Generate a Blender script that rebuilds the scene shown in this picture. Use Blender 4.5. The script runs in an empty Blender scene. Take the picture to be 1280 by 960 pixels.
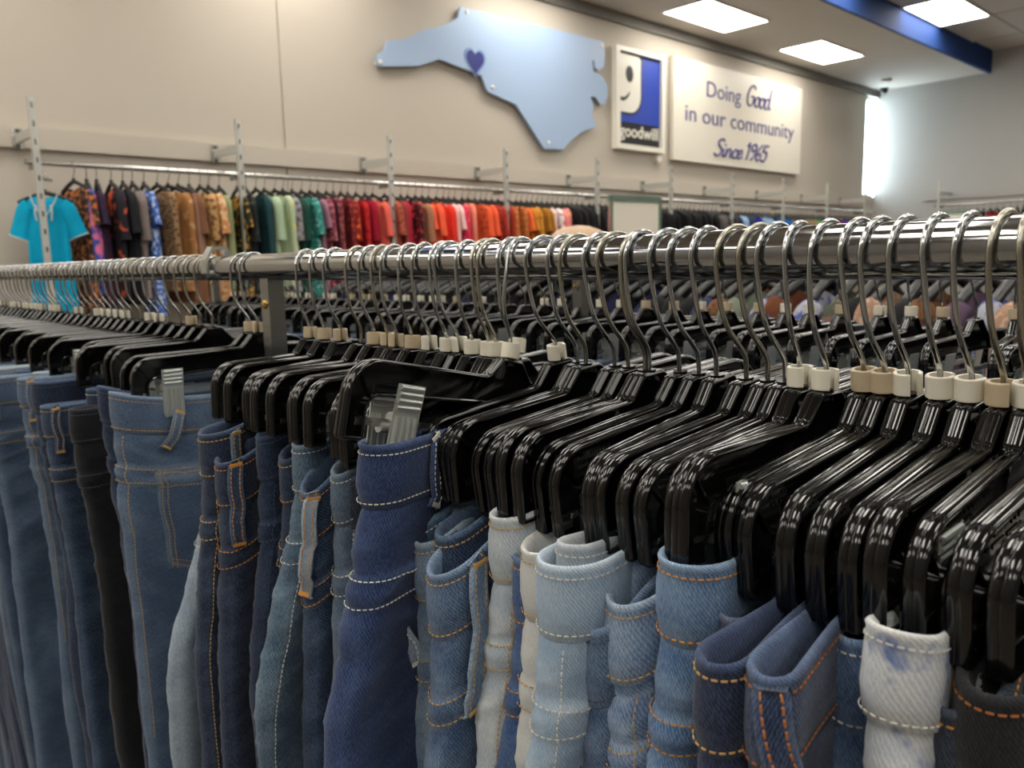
import bpy, bmesh, math
import numpy as np
from mathutils import Matrix, Vector

SC = bpy.context.scene
COL = SC.collection
EYE = 1.42
PI = math.pi

# ---------------------------------------------------------------- camera
cam = bpy.data.objects.new('camera', bpy.data.cameras.new('camera'))
COL.objects.link(cam)
_y, _p, _r = math.radians(43), math.radians(8.6), math.radians(1.35)
_f = Vector((math.sin(_y)*math.cos(_p), math.cos(_y)*math.cos(_p), -math.sin(_p)))
_r0 = Vector((math.cos(_y), -math.sin(_y), 0)); _u0 = _r0.cross(_f)
_rt = math.cos(_r)*_r0 - math.sin(_r)*_u0; _up = _rt.cross(_f)
cam.matrix_world = Matrix(((_rt.x, _up.x, -_f.x, 0), (_rt.y, _up.y, -_f.y, 0), (_rt.z, _up.z, -_f.z, EYE), (0, 0, 0, 1)))
cam.data.sensor_width = 36; cam.data.lens = 36*1000/1280
cam.data.clip_start = 0.02; cam.data.clip_end = 200
cam.data.dof.use_dof = True
cam.data.dof.focus_distance = 0.55
cam.data.dof.aperture_fstop = 12.0
SC.camera = cam

# ---------------------------------------------------------------- world, light levels, exposure
world = bpy.data.worlds.new('sky'); SC.world = world
world.use_nodes = True
_b = world.node_tree.nodes['Background']
_b.inputs[0].default_value = (0.72, 0.90, 1.0, 1); _b.inputs[1].default_value = 14.0
LAMP = 9.0                      # radiance of the ceiling light panels
SC.view_settings.view_transform = 'Standard'
SC.view_settings.look = 'None'
SC.view_settings.gamma = 1
SC.view_settings.use_curve_mapping = False
SC.view_settings.exposure = 0.65
try:
    SC.cycles.max_bounces = 8; SC.cycles.diffuse_bounces = 4; SC.cycles.glossy_bounces = 5
    SC.cycles.sample_clamp_indirect = 6
    SC.cycles.use_denoising = True
except Exception:
    pass

# ---------------------------------------------------------------- helpers
def lin(r, g, b):
    f = lambda c: ((c/255+0.055)/1.055)**2.4 if c > 10 else c/255/12.92
    return (f(r), f(g), f(b), 1)

def nt_new(name):
    m = bpy.data.materials.new(name); m.use_nodes = True
    nt = m.node_tree; b = nt.nodes['Principled BSDF']
    return m, nt, b

def plain(name, rgb, rough=0.5, metal=0.0, spec=0.5, noise=0.0, nscale=20, bump=0.0, lum=None):
    m, nt, b = nt_new(name)
    c = lin(*rgb)
    b.inputs['Roughness'].default_value = rough; b.inputs['Metallic'].default_value = metal
    b.inputs['Specular IOR Level'].default_value = spec
    b.inputs['Base Color'].default_value = c
    if noise or bump:
        tc = nt.nodes.new('ShaderNodeTexCoord'); n = nt.nodes.new('ShaderNodeTexNoise')
        n.inputs['Scale'].default_value = nscale; n.inputs['Detail'].default_value = 4
        nt.links.new(tc.outputs['Object'], n.inputs['Vector'])
        if noise:
            r = nt.nodes.new('ShaderNodeMapRange'); r.inputs[3].default_value = 1-noise; r.inputs[4].default_value = 1+noise
            nt.links.new(n.outputs[0], r.inputs[0])
            x = nt.nodes.new('ShaderNodeMix'); x.data_type = 'RGBA'; x.blend_type = 'MULTIPLY'; x.inputs[0].default_value = 1
            x.inputs[6].default_value = c; nt.links.new(r.outputs[0], x.inputs[7]); nt.links.new(x.outputs[2], b.inputs['Base Color'])
        if bump:
            bp = nt.nodes.new('ShaderNodeBump'); bp.inputs['Strength'].default_value = bump; bp.inputs['Distance'].default_value = 0.002
            nt.links.new(n.outputs[0], bp.inputs['Height']); nt.links.new(bp.outputs[0], b.inputs['Normal'])
    return m

def emit(name, rgb, s):
    m, nt, b = nt_new(name)
    b.inputs['Base Color'].default_value = lin(*rgb); b.inputs['Emission Color'].default_value = lin(*rgb)
    b.inputs['Emission Strength'].default_value = s
    return m

def denim(name, rgb, fade=(170, 185, 200), amt=0.35, blotch=0.0, scale=1.0):
    """woven twill: base colour, worn colour where the attribute 'wear' and a cloudy noise say so"""
    m, nt, b = nt_new(name)
    N = nt.nodes.new; L = nt.links.new
    uv = N('ShaderNodeUVMap'); uv.uv_map = 'UVMap'
    mp = N('ShaderNodeMapping'); mp.inputs['Rotation'].default_value = (0, 0, math.radians(-34)); L(uv.outputs[0], mp.inputs[0])
    w = N('ShaderNodeTexWave'); w.wave_type = 'BANDS'; w.bands_direction = 'X'
    w.inputs['Scale'].default_value = 190/scale; w.inputs['Distortion'].default_value = 3.0
    w.inputs['Detail'].default_value = 2; w.inputs['Detail Scale'].default_value = 3.0
    L(mp.outputs[0], w.inputs['Vector'])
    ms = N('ShaderNodeMapping'); ms.inputs['Scale'].default_value = (900, 260, 1); L(uv.outputs[0], ms.inputs[0])
    sl = N('ShaderNodeTexNoise'); sl.inputs['Scale'].default_value = 1.0; sl.inputs['Detail'].default_value = 2; L(ms.outputs[0], sl.inputs['Vector'])
    cl = N('ShaderNodeTexNoise'); cl.inputs['Scale'].default_value = 26.0; cl.inputs['Detail'].default_value = 5; L(uv.outputs[0], cl.inputs['Vector'])
    at = N('ShaderNodeAttribute'); at.attribute_name = 'wear'
    r1 = N('ShaderNodeMapRange'); r1.inputs[1].default_value = 0.40; r1.inputs[2].default_value = 0.75
    r1.inputs[3].default_value = 0.0; r1.inputs[4].default_value = amt; L(cl.outputs[0], r1.inputs[0])
    a1 = N('ShaderNodeMath'); a1.operation = 'ADD'; L(r1.outputs[0], a1.inputs[0]); L(at.outputs['Fac'], a1.inputs[1])
    # twill lets pale weft show: modulate
    r2 = N('ShaderNodeMapRange'); r2.inputs[3].default_value = -0.20; r2.inputs[4].default_value = 0.22; L(w.outputs['Fac'], r2.inputs[0])
    r3 = N('ShaderNodeMapRange'); r3.inputs[1].default_value = 0.25; r3.inputs[2].default_value = 0.75
    r3.inputs[3].default_value = -0.34; r3.inputs[4].default_value = 0.40; L(sl.outputs[0], r3.inputs[0])
    a2 = N('ShaderNodeMath'); a2.operation = 'ADD'; L(r2.outputs[0], a2.inputs[0]); L(r3.outputs[0], a2.inputs[1])
    m2 = N('ShaderNodeMath'); m2.operation = 'MULTIPLY_ADD'; L(a2.outputs[0], m2.inputs[0]); m2.inputs[1].default_value = 0.75; L(a1.outputs[0], m2.inputs[2])
    m2.use_clamp = True
    mix = N('ShaderNodeMix'); mix.data_type = 'RGBA'; L(m2.outputs[0], mix.inputs[0])
    mix.inputs[6].default_value = lin(*rgb); mix.inputs[7].default_value = lin(*fade)
    out = mix.outputs[2]
    if blotch:
        bn = N('ShaderNodeTexNoise'); bn.inputs['Scale'].default_value = 42; bn.inputs['Detail'].default_value = 3; L(uv.outputs[0], bn.inputs['Vector'])
        br = N('ShaderNodeMapRange'); br.inputs[1].default_value = 0.55; br.inputs[2].default_value = 0.66; br.inputs[4].default_value = blotch; L(bn.outputs[0], br.inputs[0])
        mx = N('ShaderNodeMix'); mx.data_type = 'RGBA'; L(br.outputs[0], mx.inputs[0]); L(out, mx.inputs[6]); mx.inputs[7].default_value = lin(70, 100, 165)
        out = mx.outputs[2]
    L(out, b.inputs['Base Color'])
    b.inputs['Roughness'].default_value = 0.85; b.inputs['Specular IOR Level'].default_value = 0.2
    b.inputs['Sheen Weight'].default_value = 0.15; b.inputs['Sheen Roughness'].default_value = 0.5
    hs = N('ShaderNodeMath'); hs.operation = 'ADD'; L(w.outputs['Fac'], hs.inputs[0]); L(sl.outputs[0], hs.inputs[1])
    bp = N('ShaderNodeBump'); bp.inputs['Strength'].default_value = 0.45; bp.inputs['Distance'].default_value = 0.0005
    L(hs.outputs[0], bp.inputs['Height']); L(bp.outputs[0], b.inputs['Normal'])
    return m

def print_cloth(name, base, spots=None, k=0.5, scale=40, stripe=False):
    m, nt, b = nt_new(name)
    N = nt.nodes.new; L = nt.links.new
    b.inputs['Roughness'].default_value = 0.8; b.inputs['Specular IOR Level'].default_value = 0.2
    tc = N('ShaderNodeTexCoord')
    if spots is None:
        n = N('ShaderNodeTexNoise'); n.inputs['Scale'].default_value = 9
        L(tc.outputs['Object'], n.inputs['Vector'])
        mx = N('ShaderNodeMix'); mx.data_type = 'RGBA'; L(n.outputs[0], mx.inputs[0])
        c = lin(*base); mx.inputs[6].default_value = tuple(v*0.8 for v in c[:3])+(1,); mx.inputs[7].default_value = tuple(min(1, v*1.2) for v in c[:3])+(1,)
        L(mx.outputs[2], b.inputs['Base Color'])
    else:
        if stripe:
            v = N('ShaderNodeTexWave'); v.bands_direction = 'Z'; v.inputs['Scale'].default_value = scale/4; o = v.outputs['Fac']
        else:
            v = N('ShaderNodeTexNoise'); v.inputs['Scale'].default_value = scale; v.inputs['Detail'].default_value = 2; o = v.outputs[0]
        L(tc.outputs['Object'], v.inputs['Vector'])
        r = N('ShaderNodeMapRange'); r.inputs[1].default_value = k-0.04; r.inputs[2].default_value = k+0.04; L(o, r.inputs[0])
        mx = N('ShaderNodeMix'); mx.data_type = 'RGBA'; L(r.outputs[0], mx.inputs[0])
        mx.inputs[6].default_value = lin(*base); mx.inputs[7].default_value = lin(*spots)
        L(mx.outputs[2], b.inputs['Base Color'])
    return m

class Acc:
    def __init__(s): s.V = []; s.F = []; s.U = []; s.W = []; s.n = 0
    def add(s, V, F, uv=None, wear=None):
        V = np.asarray(V, float).reshape(-1, 3)
        for f in (F if isinstance(F, list) else [F]): s.F.append(np.asarray(f, int)+s.n)
        s.V.append(V); s.U.append(np.zeros((len(V), 2)) if uv is None else np.asarray(uv, float).reshape(-1, 2))
        s.W.append(np.zeros(len(V)) if wear is None else np.asarray(wear, float).reshape(-1))
        s.n += len(V); return s
    def box(s, lo, hi):
        x0, y0, z0 = lo; x1, y1, z1 = hi
        V = [(x0,y0,z0),(x1,y0,z0),(x1,y1,z0),(x0,y1,z0),(x0,y0,z1),(x1,y0,z1),(x1,y1,z1),(x0,y1,z1)]
        return s.add(V, np.array([(0,3,2,1),(4,5,6,7),(0,1,5,4),(1,2,6,5),(2,3,7,6),(3,0,4,7)]))
    def bar(s, a, b, wy, t, axis=(0, 1, 0)):
        """bar from a to b, width wy along axis, thickness t across"""
        a, b, ax = (np.array(q, float) for q in (a, b, axis)); d = (b-a)/np.linalg.norm(b-a)
        n = np.cross(d, ax); n /= np.linalg.norm(n); V = []
        for q in (a, b):
            for i, j in ((-1,-1),(1,-1),(1,1),(-1,1)): V.append(q+ax*wy/2*i+n*t/2*j)
        return s.add(V, np.array([(0,1,2,3),(7,6,5,4),(0,4,5,1),(1,5,6,2),(2,6,7,3),(3,7,4,0)]))
    def tube(s, path, r, n=8, closed=False, caps=True):
        P = np.asarray(path, float); m = len(P)
        T = np.roll(P, -1, 0)-np.roll(P, 1, 0)
        if not closed: T[0] = P[1]-P[0]; T[-1] = P[-1]-P[-2]
        T /= np.linalg.norm(T, axis=1)[:, None]
        ref = np.array([0, 1., 0]) if abs(T[0][1]) < 0.9 else np.array([1., 0, 0])
        A = np.zeros_like(P); a = ref-T[0]*(ref@T[0]); A[0] = a/np.linalg.norm(a)
        for i in range(1, m):
            a = A[i-1]-T[i]*(A[i-1]@T[i]); A[i] = a/np.linalg.norm(a)
        B = np.cross(T, A); r = np.broadcast_to(r, (m,))
        t = np.arange(n)*2*PI/n
        V = P[:, None]+r[:, None, None]*(A[:, None]*np.cos(t)[None, :, None]+B[:, None]*np.sin(t)[None, :, None])
        s.grid(V, wrap_u=True, wrap_v=closed, flip=False)
        if caps and not closed:
            o = s.n-m*n
            s.F.append(np.array([list(range(n))[::-1]])+o); s.F.append(np.array([list(range(n))])+o+(m-1)*n)
        return s
    def grid(s, V, wrap_u=False, wrap_v=False, uv=None, wear=None, flip=False):
        V = np.asarray(V, float); m, n = V.shape[:2]
        i = np.arange(m if wrap_v else m-1)[:, None]; j = np.arange(n if wrap_u else n-1)[None]
        i2 = (i+1) % m; j2 = (j+1) % n
        q = np.stack(np.broadcast_arrays(i*n+j, i*n+j2, i2*n+j2, i2*n+j), -1).reshape(-1, 4)
        return s.add(V, q[:, ::-1] if flip else q, uv, wear)
    def prism(s, poly, y0, y1, plane='xz'):
        """poly (n,2) extruded; faces as n-gons"""
        P = np.asarray(poly, float); n = len(P); V = np.zeros((2*n, 3))
        if plane == 'xz': V[:n, 0] = V[n:, 0] = P[:, 0]; V[:n, 2] = V[n:, 2] = P[:, 1]; V[:n, 1] = y0; V[n:, 1] = y1
        else: V[:n, 0] = V[n:, 0] = P[:, 0]; V[:n, 1] = V[n:, 1] = P[:, 1]; V[:n, 2] = y0; V[n:, 2] = y1
        k = np.arange(n); k2 = (k+1) % n
        return s.add(V, [np.array([k]), np.array([k[::-1]+n]), np.stack([k2, k, k+n, k2+n], 1)])
    def mesh(s, name, mat=None, smooth=True, auto=None):
        me = bpy.data.meshes.new(name)
        V = np.concatenate(s.V); me.vertices.add(len(V)); me.vertices.foreach_set('co', V.ravel())
        tot = np.concatenate([np.full(len(f), f.shape[1]) for f in s.F]); lv = np.concatenate([f.ravel() for f in s.F])
        me.loops.add(len(lv)); me.loops.foreach_set('vertex_index', lv)
        me.polygons.add(len(tot)); me.polygons.foreach_set('loop_start', np.concatenate([[0], np.cumsum(tot)[:-1]]))
        me.update(calc_edges=True)
        U = np.concatenate(s.U)
        if U.any():
            l = me.uv_layers.new(name='UVMap'); l.data.foreach_set('uv', U[lv].ravel())
        W = np.concatenate(s.W)
        if W.any():
            a = me.attributes.new('wear', 'FLOAT', 'POINT'); a.data.foreach_set('value', W)
        me.polygons.foreach_set('use_smooth', np.full(len(tot), bool(smooth)))
        if smooth and auto: me.set_sharp_from_angle(angle=math.radians(auto))
        if mat: me.materials.append(mat)
        me.validate(); me.update()
        return me

def add(name, me, parent=None, loc=None, rot=None, mat=None):
    o = bpy.data.objects.new(name, me); COL.objects.link(o)
    if parent: o.parent = parent
    if name in STITCH: o['kind'] = 'stuff'
    if loc is not None: o.location = loc
    if rot is not None: o.rotation_euler = rot
    if mat is not None and me is not None and me.materials:
        o.material_slots[0].link = 'OBJECT'; o.material_slots[0].material = mat
    return o
STITCH = ('stitching', 'bar_tack', 'pocket_seam', 'slot')
def tag(o, label, cat, group=None):
    o['label'] = label; o['category'] = cat
    if group: o['group'] = group
    return o
def empty(name, loc, label, cat, group=None, rot=(0, 0, 0)):
    o = bpy.data.objects.new(name, None); COL.objects.link(o); o.location = loc; o.rotation_euler = rot; o.empty_display_size = .05
    return tag(o, label, cat, group)
def struct(name, me, parent=None):
    o = add(name, me, parent)
    if not parent: o['kind'] = 'structure'
    return o
def boxes(name, mat, *bb, smooth=False):
    a = Acc()
    for lo, hi in bb: a.box(lo, hi)
    return a.mesh(name, mat, smooth)
ONES = 'zeroth first second third fourth fifth sixth seventh eighth ninth tenth eleventh twelfth thirteenth fourteenth fifteenth sixteenth seventeenth eighteenth nineteenth'.split()
TENS = {20: 'twent', 30: 'thirt', 40: 'fort', 50: 'fift'}
def ordw(n):
    if n < 20: return ONES[n]
    t = TENS[n//10*10]
    return t+'ieth' if n % 10 == 0 else t+'y-'+ONES[n % 10]
rng = np.random.default_rng(7)
sstep = lambda x, a, b: (lambda t: t*t*(3-2*t))(np.clip((np.asarray(x, float)-a)/(b-a), 0, 1))

# ---------------------------------------------------------------- materials
M = {}
M['wall'] = plain('wall_paint', (190, 181, 168), 0.75, noise=0.02, nscale=3, bump=0.08)
M['wall2'] = plain('wall_paint_grey', (182, 180, 176), 0.75, noise=0.02, nscale=3)
M['wall3'] = plain('wall_darkened', (128, 124, 118), 0.75, noise=0.02, nscale=3)  # for unseen walls, colour darkened so the chrome reflects a dim store
M['trim'] = plain('trim_shade_grey', (120, 117, 111), 0.6)
M['soffit'] = plain('soffit_paint', (205, 198, 188), 0.8, noise=0.02, nscale=3)
M['blue'] = plain('fascia_blue', (34, 62, 118), 0.75, spec=0.2, noise=0.03)
M['tile'] = plain('ceiling_tile', (205, 200, 192), 0.9, noise=0.05, nscale=60, bump=0.3)
M['tbar'] = plain('tbar_metal', (150, 148, 145), 0.5)
M['floor'] = plain('floor_vinyl', (118, 110, 100), 0.4, noise=0.12, nscale=4)
M['base'] = plain('baseboard_vinyl', (60, 56, 52), 0.5)
M['lamp'] = emit('light_diffuser', (255, 250, 240), LAMP)
M['lampframe'] = plain('light_frame', (225, 225, 222), 0.5)
M['chrome'] = plain('chrome', (172, 173, 174), 0.09, 1.0)
M['chrome2'] = plain('brushed_chrome', (205, 203, 198), 0.22, 1.0)
M['wire'] = plain('hook_wire', (192, 194, 194), 0.15, 1.0)
M['wire_dull'] = plain('hook_wire_dull', (184, 180, 168), 0.26, 1.0)
M['zinc'] = plain('clip_zinc', (206, 210, 206), 0.34, 0.7)
M['black'] = plain('black_plastic', (8, 8, 8), 0.12, spec=0.6, bump=0.02, nscale=90)
M['blackm'] = plain('black_matte_plastic', (18, 18, 19), 0.4)
M['ringw'] = plain('white_ring_plastic', (232, 226, 208), 0.4)
M['ringb'] = plain('beige_ring_plastic', (198, 180, 150), 0.45)
M['post'] = plain('post_steel', (150, 150, 147), 0.25, 0.9)
M['upr'] = plain('display_upright_steel', (196, 196, 190), 0.4, 0.45)
M['brass'] = plain('brass_screw', (214, 180, 100), 0.25, 1.0)
M['joint'] = plain('joint_bracket', (178, 177, 170), 0.3, 0.5)
M['white'] = plain('white_panel', (232, 228, 216), 0.35)
M['signw'] = plain('sign_face', (226, 220, 206), 0.45)
M['ink'] = plain('sign_ink', (66, 58, 128), 0.5)
M['state'] = plain('state_blue', (160, 182, 212), 0.4)
M['heart'] = plain('heart_navy', (36, 42, 120), 0.5)
M['heart2'] = plain('heart_rim', (120, 145, 195), 0.5)
M['logoblue'] = plain('logo_blue', (36, 66, 170), 0.4)
M['logoblack'] = plain('logo_black', (24, 24, 26), 0.4)
M['glass'] = None
_m, _nt, _bb = nt_new('window_glass'); _bb.inputs['Transmission Weight'].default_value = 1; _bb.inputs['Roughness'].default_value = 0.0
_bb.inputs['IOR'].default_value = 1.05; M['glass'] = _m
M['glint_chrome'] = plain('window_glint_chrome', (190, 220, 205), 0.2, 0.9)  # green cast is the window's reflection put into the frame colour

# ---------------------------------------------------------------- room shell
X0, X1, Y0, Y1 = -5.0, 13.42, -6.0, 5.67
SOF, TIL = EYE+2.57, EYE+2.84     # soffit and tiled ceiling heights
FY = 4.08                         # fascia
struct('floor', boxes('floor', M['floor'], ((X0-.1, Y0-.1, -.05), (X1+.1, Y1+.1, 0))))
WX0 = 13.02                       # window opening, next to the corner
WZ0, WZ1 = EYE+.93, EYE+2.46
struct('wall_back', boxes('wall_back', M['wall'],
       ((X0, Y1, 0), (3.009, Y1+.2, SOF)), ((3.009, Y1+.012, 0), (3.025, Y1+.2, SOF)), ((3.025, Y1, 0), (WX0, Y1+.2, SOF)),
       ((WX0, Y1, 0), (X1+.1, Y1+.2, WZ0)), ((WX0, Y1, WZ1), (X1+.1, Y1+.2, SOF))))
struct('wall_right', boxes('wall_right', M['wall2'], ((X1, Y0, 0), (X1+.2, Y1, TIL+.08))))
struct('wall_left', boxes('wall_left', M['wall3'], ((X0-.2, Y0, 0), (X0, Y1+.2, TIL+.08))))
struct('wall_front', boxes('wall_front', M['wall3'], ((X0-.2, Y0-.2, 0), (X1+.2, Y0, TIL+.08))))
struct('trim_1', boxes('trim_1', M['trim'], ((X0, Y1-.035, SOF-.11), (X1, Y1, SOF))))  # cornice strip, its dark grey holds the shadowy band below the soffit
struct('trim_2', boxes('trim_2', M['wall'], ((X0, Y1-.03, EYE+.755), (WX0, Y1, EYE+.885))))
struct('baseboard_back', boxes('baseboard_back', M['base'], ((X0, Y1-.015, 0), (X1, Y1, .12))))
struct('baseboard_right', boxes('baseboard_right', M['base'], ((X1-.015, Y0, 0), (X1, Y1, .12))))
w = struct('window_1', boxes('window_1', M['white'], ((WX0, Y1+.05, WZ0), (WX0+.03, Y1+.11, WZ1)), ((WX0, Y1+.05, WZ1-.04), (X1, Y1+.11, WZ1)), ((WX0, Y1+.02, WZ0), (X1, Y1+.11, WZ0+.03))))
struct('pane', boxes('pane', M['glass'], ((WX0+.03, Y1+.08, WZ0+.03), (X1, Y1+.085, WZ1-.04))), w)
# soffit with its flush light openings, blue fascia, tiled ceiling
struct('ceiling', boxes('ceiling', M['soffit'], ((X0-.2, FY, SOF), (X1+.2, Y1+.2, SOF+.06)), ((X0-.2, Y0-.2, TIL+.03), (X1+.2, FY+.1, TIL+.08))))
cl = bpy.data.objects['ceiling']
struct('trim_3', boxes('trim_3', M['blue'], ((X0, FY-.03, SOF-.012), (X1, FY+.01, TIL+.03))))
TX, TY = 1.22, .61
tile = boxes('ceiling_tile', M['tile'], ((.012, .012, 0), (TX-.012, TY-.012, .02)))
light_me = None
tb = Acc()
TX0 = 10.09-1.22*13; ys = [FY-.03-TY*k for k in range(1, 17)]
lamp_cells = []
for k in range(15):
    for j, yy in enumerate(ys):
        x = TX0+TX*k
        if x+TX > X1+.9: continue
        if k % 2 == 1 and j % 4 == 0:
            lamp_cells.append((x, yy)); continue
        if x > 6.3 and j < 8 and x+TX < X1+.02:
            struct('ceiling_tile', tile, cl).location = (x, yy, TIL)
        elif x > 6.3 and j < 8:
            struct('ceiling_tile', boxes('ceiling_tile', M['tile'], ((.012, .012, 0), (X1-x-.012, TY-.012, .02))), cl).location = (x, yy, TIL)
for k in range(16): tb.box((TX0+TX*k-.012, Y0, TIL-.004), (TX0+TX*k+.012, FY-.03, TIL+.03))
for yy in ys: tb.box((X0, yy-.012, TIL-.004), (X1, yy+.012, TIL+.03))
struct('grid_bar', tb.mesh('grid_bar', M['tbar'], False), cl)
# ceiling lights: frame + glowing diffuser
fr = boxes('light_frame', M['lampframe'], ((0, 0, -.012), (1.2, .02, .02)), ((0, .57, -.012), (1.2, .59, .02)), ((0, .02, -.012), (.02, .57, .02)), ((1.18, .02, -.012), (1.2, .57, .02)))
df = boxes('diffuser', M['lamp'], ((.02, .02, -.006), (1.18, .57, -.001)))
def ceil_light(x, y, z, lab, grp=None):
    t = empty('ceiling_light', (x, y, z), lab, 'ceiling light', grp)
    add('frame', fr, t); add('diffuser', df, t)
n = 0
for k in range(-5, 2):
    x = 7.26+2.42*k
    lab = {0: 'square-looking light panel in the grey soffit, above the lettered white sign', 1: 'light panel in the grey soffit nearest the window corner'}.get(k, 'flush light panel in the soffit strip, out of view')
    ceil_light(x, 4.775, SOF-.004, lab, None if k in (0, 1) else 'soffit lights out of view')
for x, y in lamp_cells:
    seen = abs(x-10.09) < .1 and y > 3.2
    ceil_light(x+.01, y+.01, TIL-.004, 'light panel in the tiled ceiling beyond the blue fascia' if seen else 'light panel in the tiled ceiling, out of view', None if seen else 'tiled ceiling lights out of view')
a = Acc(); a.tube([(0, 0, 0), (0, 0, -.03), (0, 0, -.035), (0, 0, -.07), (0, 0, -.09)], [.06, .06, .045, .05, .02], 16)
tag(add('security_camera', a.mesh('security_camera', M['blackm'], auto=40), None, (13.25, 5.5, SOF-.0)), 'small dark dome camera on the soffit in the room corner', 'security camera')
a = Acc(); a.tube([(0, 0, 0), (0, 0, -.02), (0, 0, -.04), (0, 0, -.05)], [.07, .07, .055, .02], 16)
tag(add('smoke_detector', a.mesh('smoke_detector', M['white'], auto=40), None, (12.6, 5.2, SOF)), 'white round smoke detector on the soffit near the corner', 'smoke detector')

# ---------------------------------------------------------------- wall signs
WY = Y1                              # wall face
def text_mesh(body, x0, x1, zb, cap, depth, mat, y, shear=0.0, name='lettering', bold=0.0):
    cu = bpy.data.curves.new('t', 'FONT'); cu.body = body; cu.size = 1; cu.extrude = 0.0; cu.shear = shear; cu.resolution_u = 4; cu.offset = bold
    ob = bpy.data.objects.new('t', cu); COL.objects.link(ob)
    me = bpy.data.meshes.new_from_object(ob)
    n = len(me.vertices); v = np.zeros(n*3); me.vertices.foreach_get('co', v); v = v.reshape(-1, 3)
    caph = 0.72
    out = np.zeros_like(v)
    out[:, 0] = x0+(v[:, 0]-v[:, 0].min())/(np.ptp(v[:, 0]))*(x1-x0); out[:, 2] = zb+v[:, 1]/caph*cap; out[:, 1] = y
    me.vertices.foreach_set('co', out.ravel())
    bm = bmesh.new(); bm.from_mesh(me)
    bmesh.ops.remove_doubles(bm, verts=bm.verts, dist=1e-5)
    g = bmesh.ops.extrude_face_region(bm, geom=bm.faces[:])
    for q in g['geom']:
        if isinstance(q, bmesh.types.BMVert): q.co.y -= depth
    bmesh.ops.recalc_face_normals(bm, faces=bm.faces)
    bm.to_mesh(me); bm.free(); me.name = name
    me.materials.clear(); me.materials.append(mat)
    bpy.data.objects.remove(ob)
    nv = len(me.vertices); co = np.zeros(nv*3); me.vertices.foreach_get('co', co); co = co.reshape(-1, 3)
    root = list(range(nv))
    def fd(i):
        while root[i] != i: root[i] = root[root[i]]; i = root[i]
        return i
    polys = [list(p.vertices) for p in me.polygons]
    for p in polys:
        for q in p[1:]: root[fd(q)] = fd(p[0])
    isl = {}
    for i in range(nv): isl.setdefault(fd(i), []).append(i)
    gl = []                                     # join the dot of an i with its stem
    for vs in sorted(isl.values(), key=lambda v: co[v, 0].min()):
        a0, b0 = co[vs, 0].min(), co[vs, 0].max()
        if gl and min(b0, gl[-1][1])-max(a0, gl[-1][0]) > .5*min(b0-a0, gl[-1][1]-gl[-1][0]): gl[-1] = (min(a0, gl[-1][0]), max(b0, gl[-1][1]), gl[-1][2]+vs)
        else: gl.append((a0, b0, list(vs)))
    out = []
    for a0, b0, vs in gl:
        ss = {v: k for k, v in enumerate(vs)}; F_ = [[ss[q] for q in p] for p in polys if p[0] in ss]
        m_ = bpy.data.meshes.new('letter'); m_.from_pydata([tuple(co[v]) for v in vs], [], F_); m_.materials.append(mat); out.append(m_)
    return out
def rr(poly, rad, seg=6):
    """round the corners of a closed polygon"""
    P = np.asarray(poly, float); out = []; n = len(P)
    for i in range(n):
        r = rad[i] if not np.isscalar(rad) else rad
        a, p, b = P[i-1], P[i], P[(i+1) % n]
        if r <= 0: out.append(p); continue
        da = (a-p)/np.linalg.norm(a-p); db = (b-p)/np.linalg.norm(b-p)
        ang = math.acos(np.clip(da@db, -1, 1)); t = min(r/math.tan(ang/2), .49*np.linalg.norm(a-p), .49*np.linalg.norm(b-p)); r = t*math.tan(ang/2)
        c = p+(da+db)/np.linalg.norm(da+db)*r/math.sin(ang/2)
        s, e = p+da*t-c, p+db*t-c
        th0 = math.atan2(s[1], s[0]); dth = math.atan2(e[1], e[0])-th0
        dth = (dth+PI) % (2*PI)-PI
        for k in range(seg+1): q = th0+dth*k/seg; out.append(c+r*np.array([math.cos(q), math.sin(q)]))
    return np.array(out)
def catmull(P, k=6, closed=False):
    P = np.asarray(P, float); n = len(P); out = []
    for i in range(n if closed else n-1):
        if closed: p0, p1, p2, p3 = P[i-1], P[i], P[(i+1) % n], P[(i+2) % n]
        else: p0, p1, p2, p3 = P[max(i-1, 0)], P[i], P[i+1], P[min(i+2, n-1)]
        for j in range(k):
            t = j/k; out.append(.5*((2*p1)+(-p0+p2)*t+(2*p0-5*p1+4*p2-p3)*t*t+(-p0+3*p1-3*p2+p3)*t**3))
    if not closed: out.append(P[-1])
    return np.array(out)
# the state outline
ST = [(4.730,2.205),(6.64,2.225),(6.655,2.10),(6.648,1.985),(6.56,1.925),(6.50,1.945),(6.485,2.03),(6.455,2.0),(6.475,1.90),(6.60,1.885),(6.69,1.80),(6.70,1.72),(6.65,1.61),(6.57,1.60),(6.52,1.655),(6.42,1.665),(6.47,1.58),(6.44,1.47),(6.50,1.415),(6.49,1.36),(6.31,1.31),(6.15,1.215),(6.0,1.10),(5.74,1.09),(5.375,1.46),(5.02,1.535),(4.955,1.665),(4.48,1.735),(4.25,1.645),(3.85,1.585),(3.84,1.665),(3.91,1.71),(3.955,1.80),(4.13,1.84),(4.36,1.96),(4.47,1.985),(4.62,2.06),(4.70,2.11)]
ST = [(x, z+EYE) for x, z in ST]
st = empty('state_map_sign', (0, 0, 0), 'pale blue state outline cut-out with a navy heart, mounted on the back wall', 'wall sign')
a = Acc(); a.prism(rr(ST, .012, 2), WY-.055, WY-.03); add('panel', a.mesh('panel', M['state'], False), st)
def heart(cx, cz, s):
    t = np.linspace(0, 2*PI, 40, endpoint=False)
    return np.stack([cx+s*16*np.sin(t)**3/16, cz+s*(13*np.cos(t)-5*np.cos(2*t)-2*np.cos(3*t)-np.cos(4*t))/16*1.12], 1)
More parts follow.
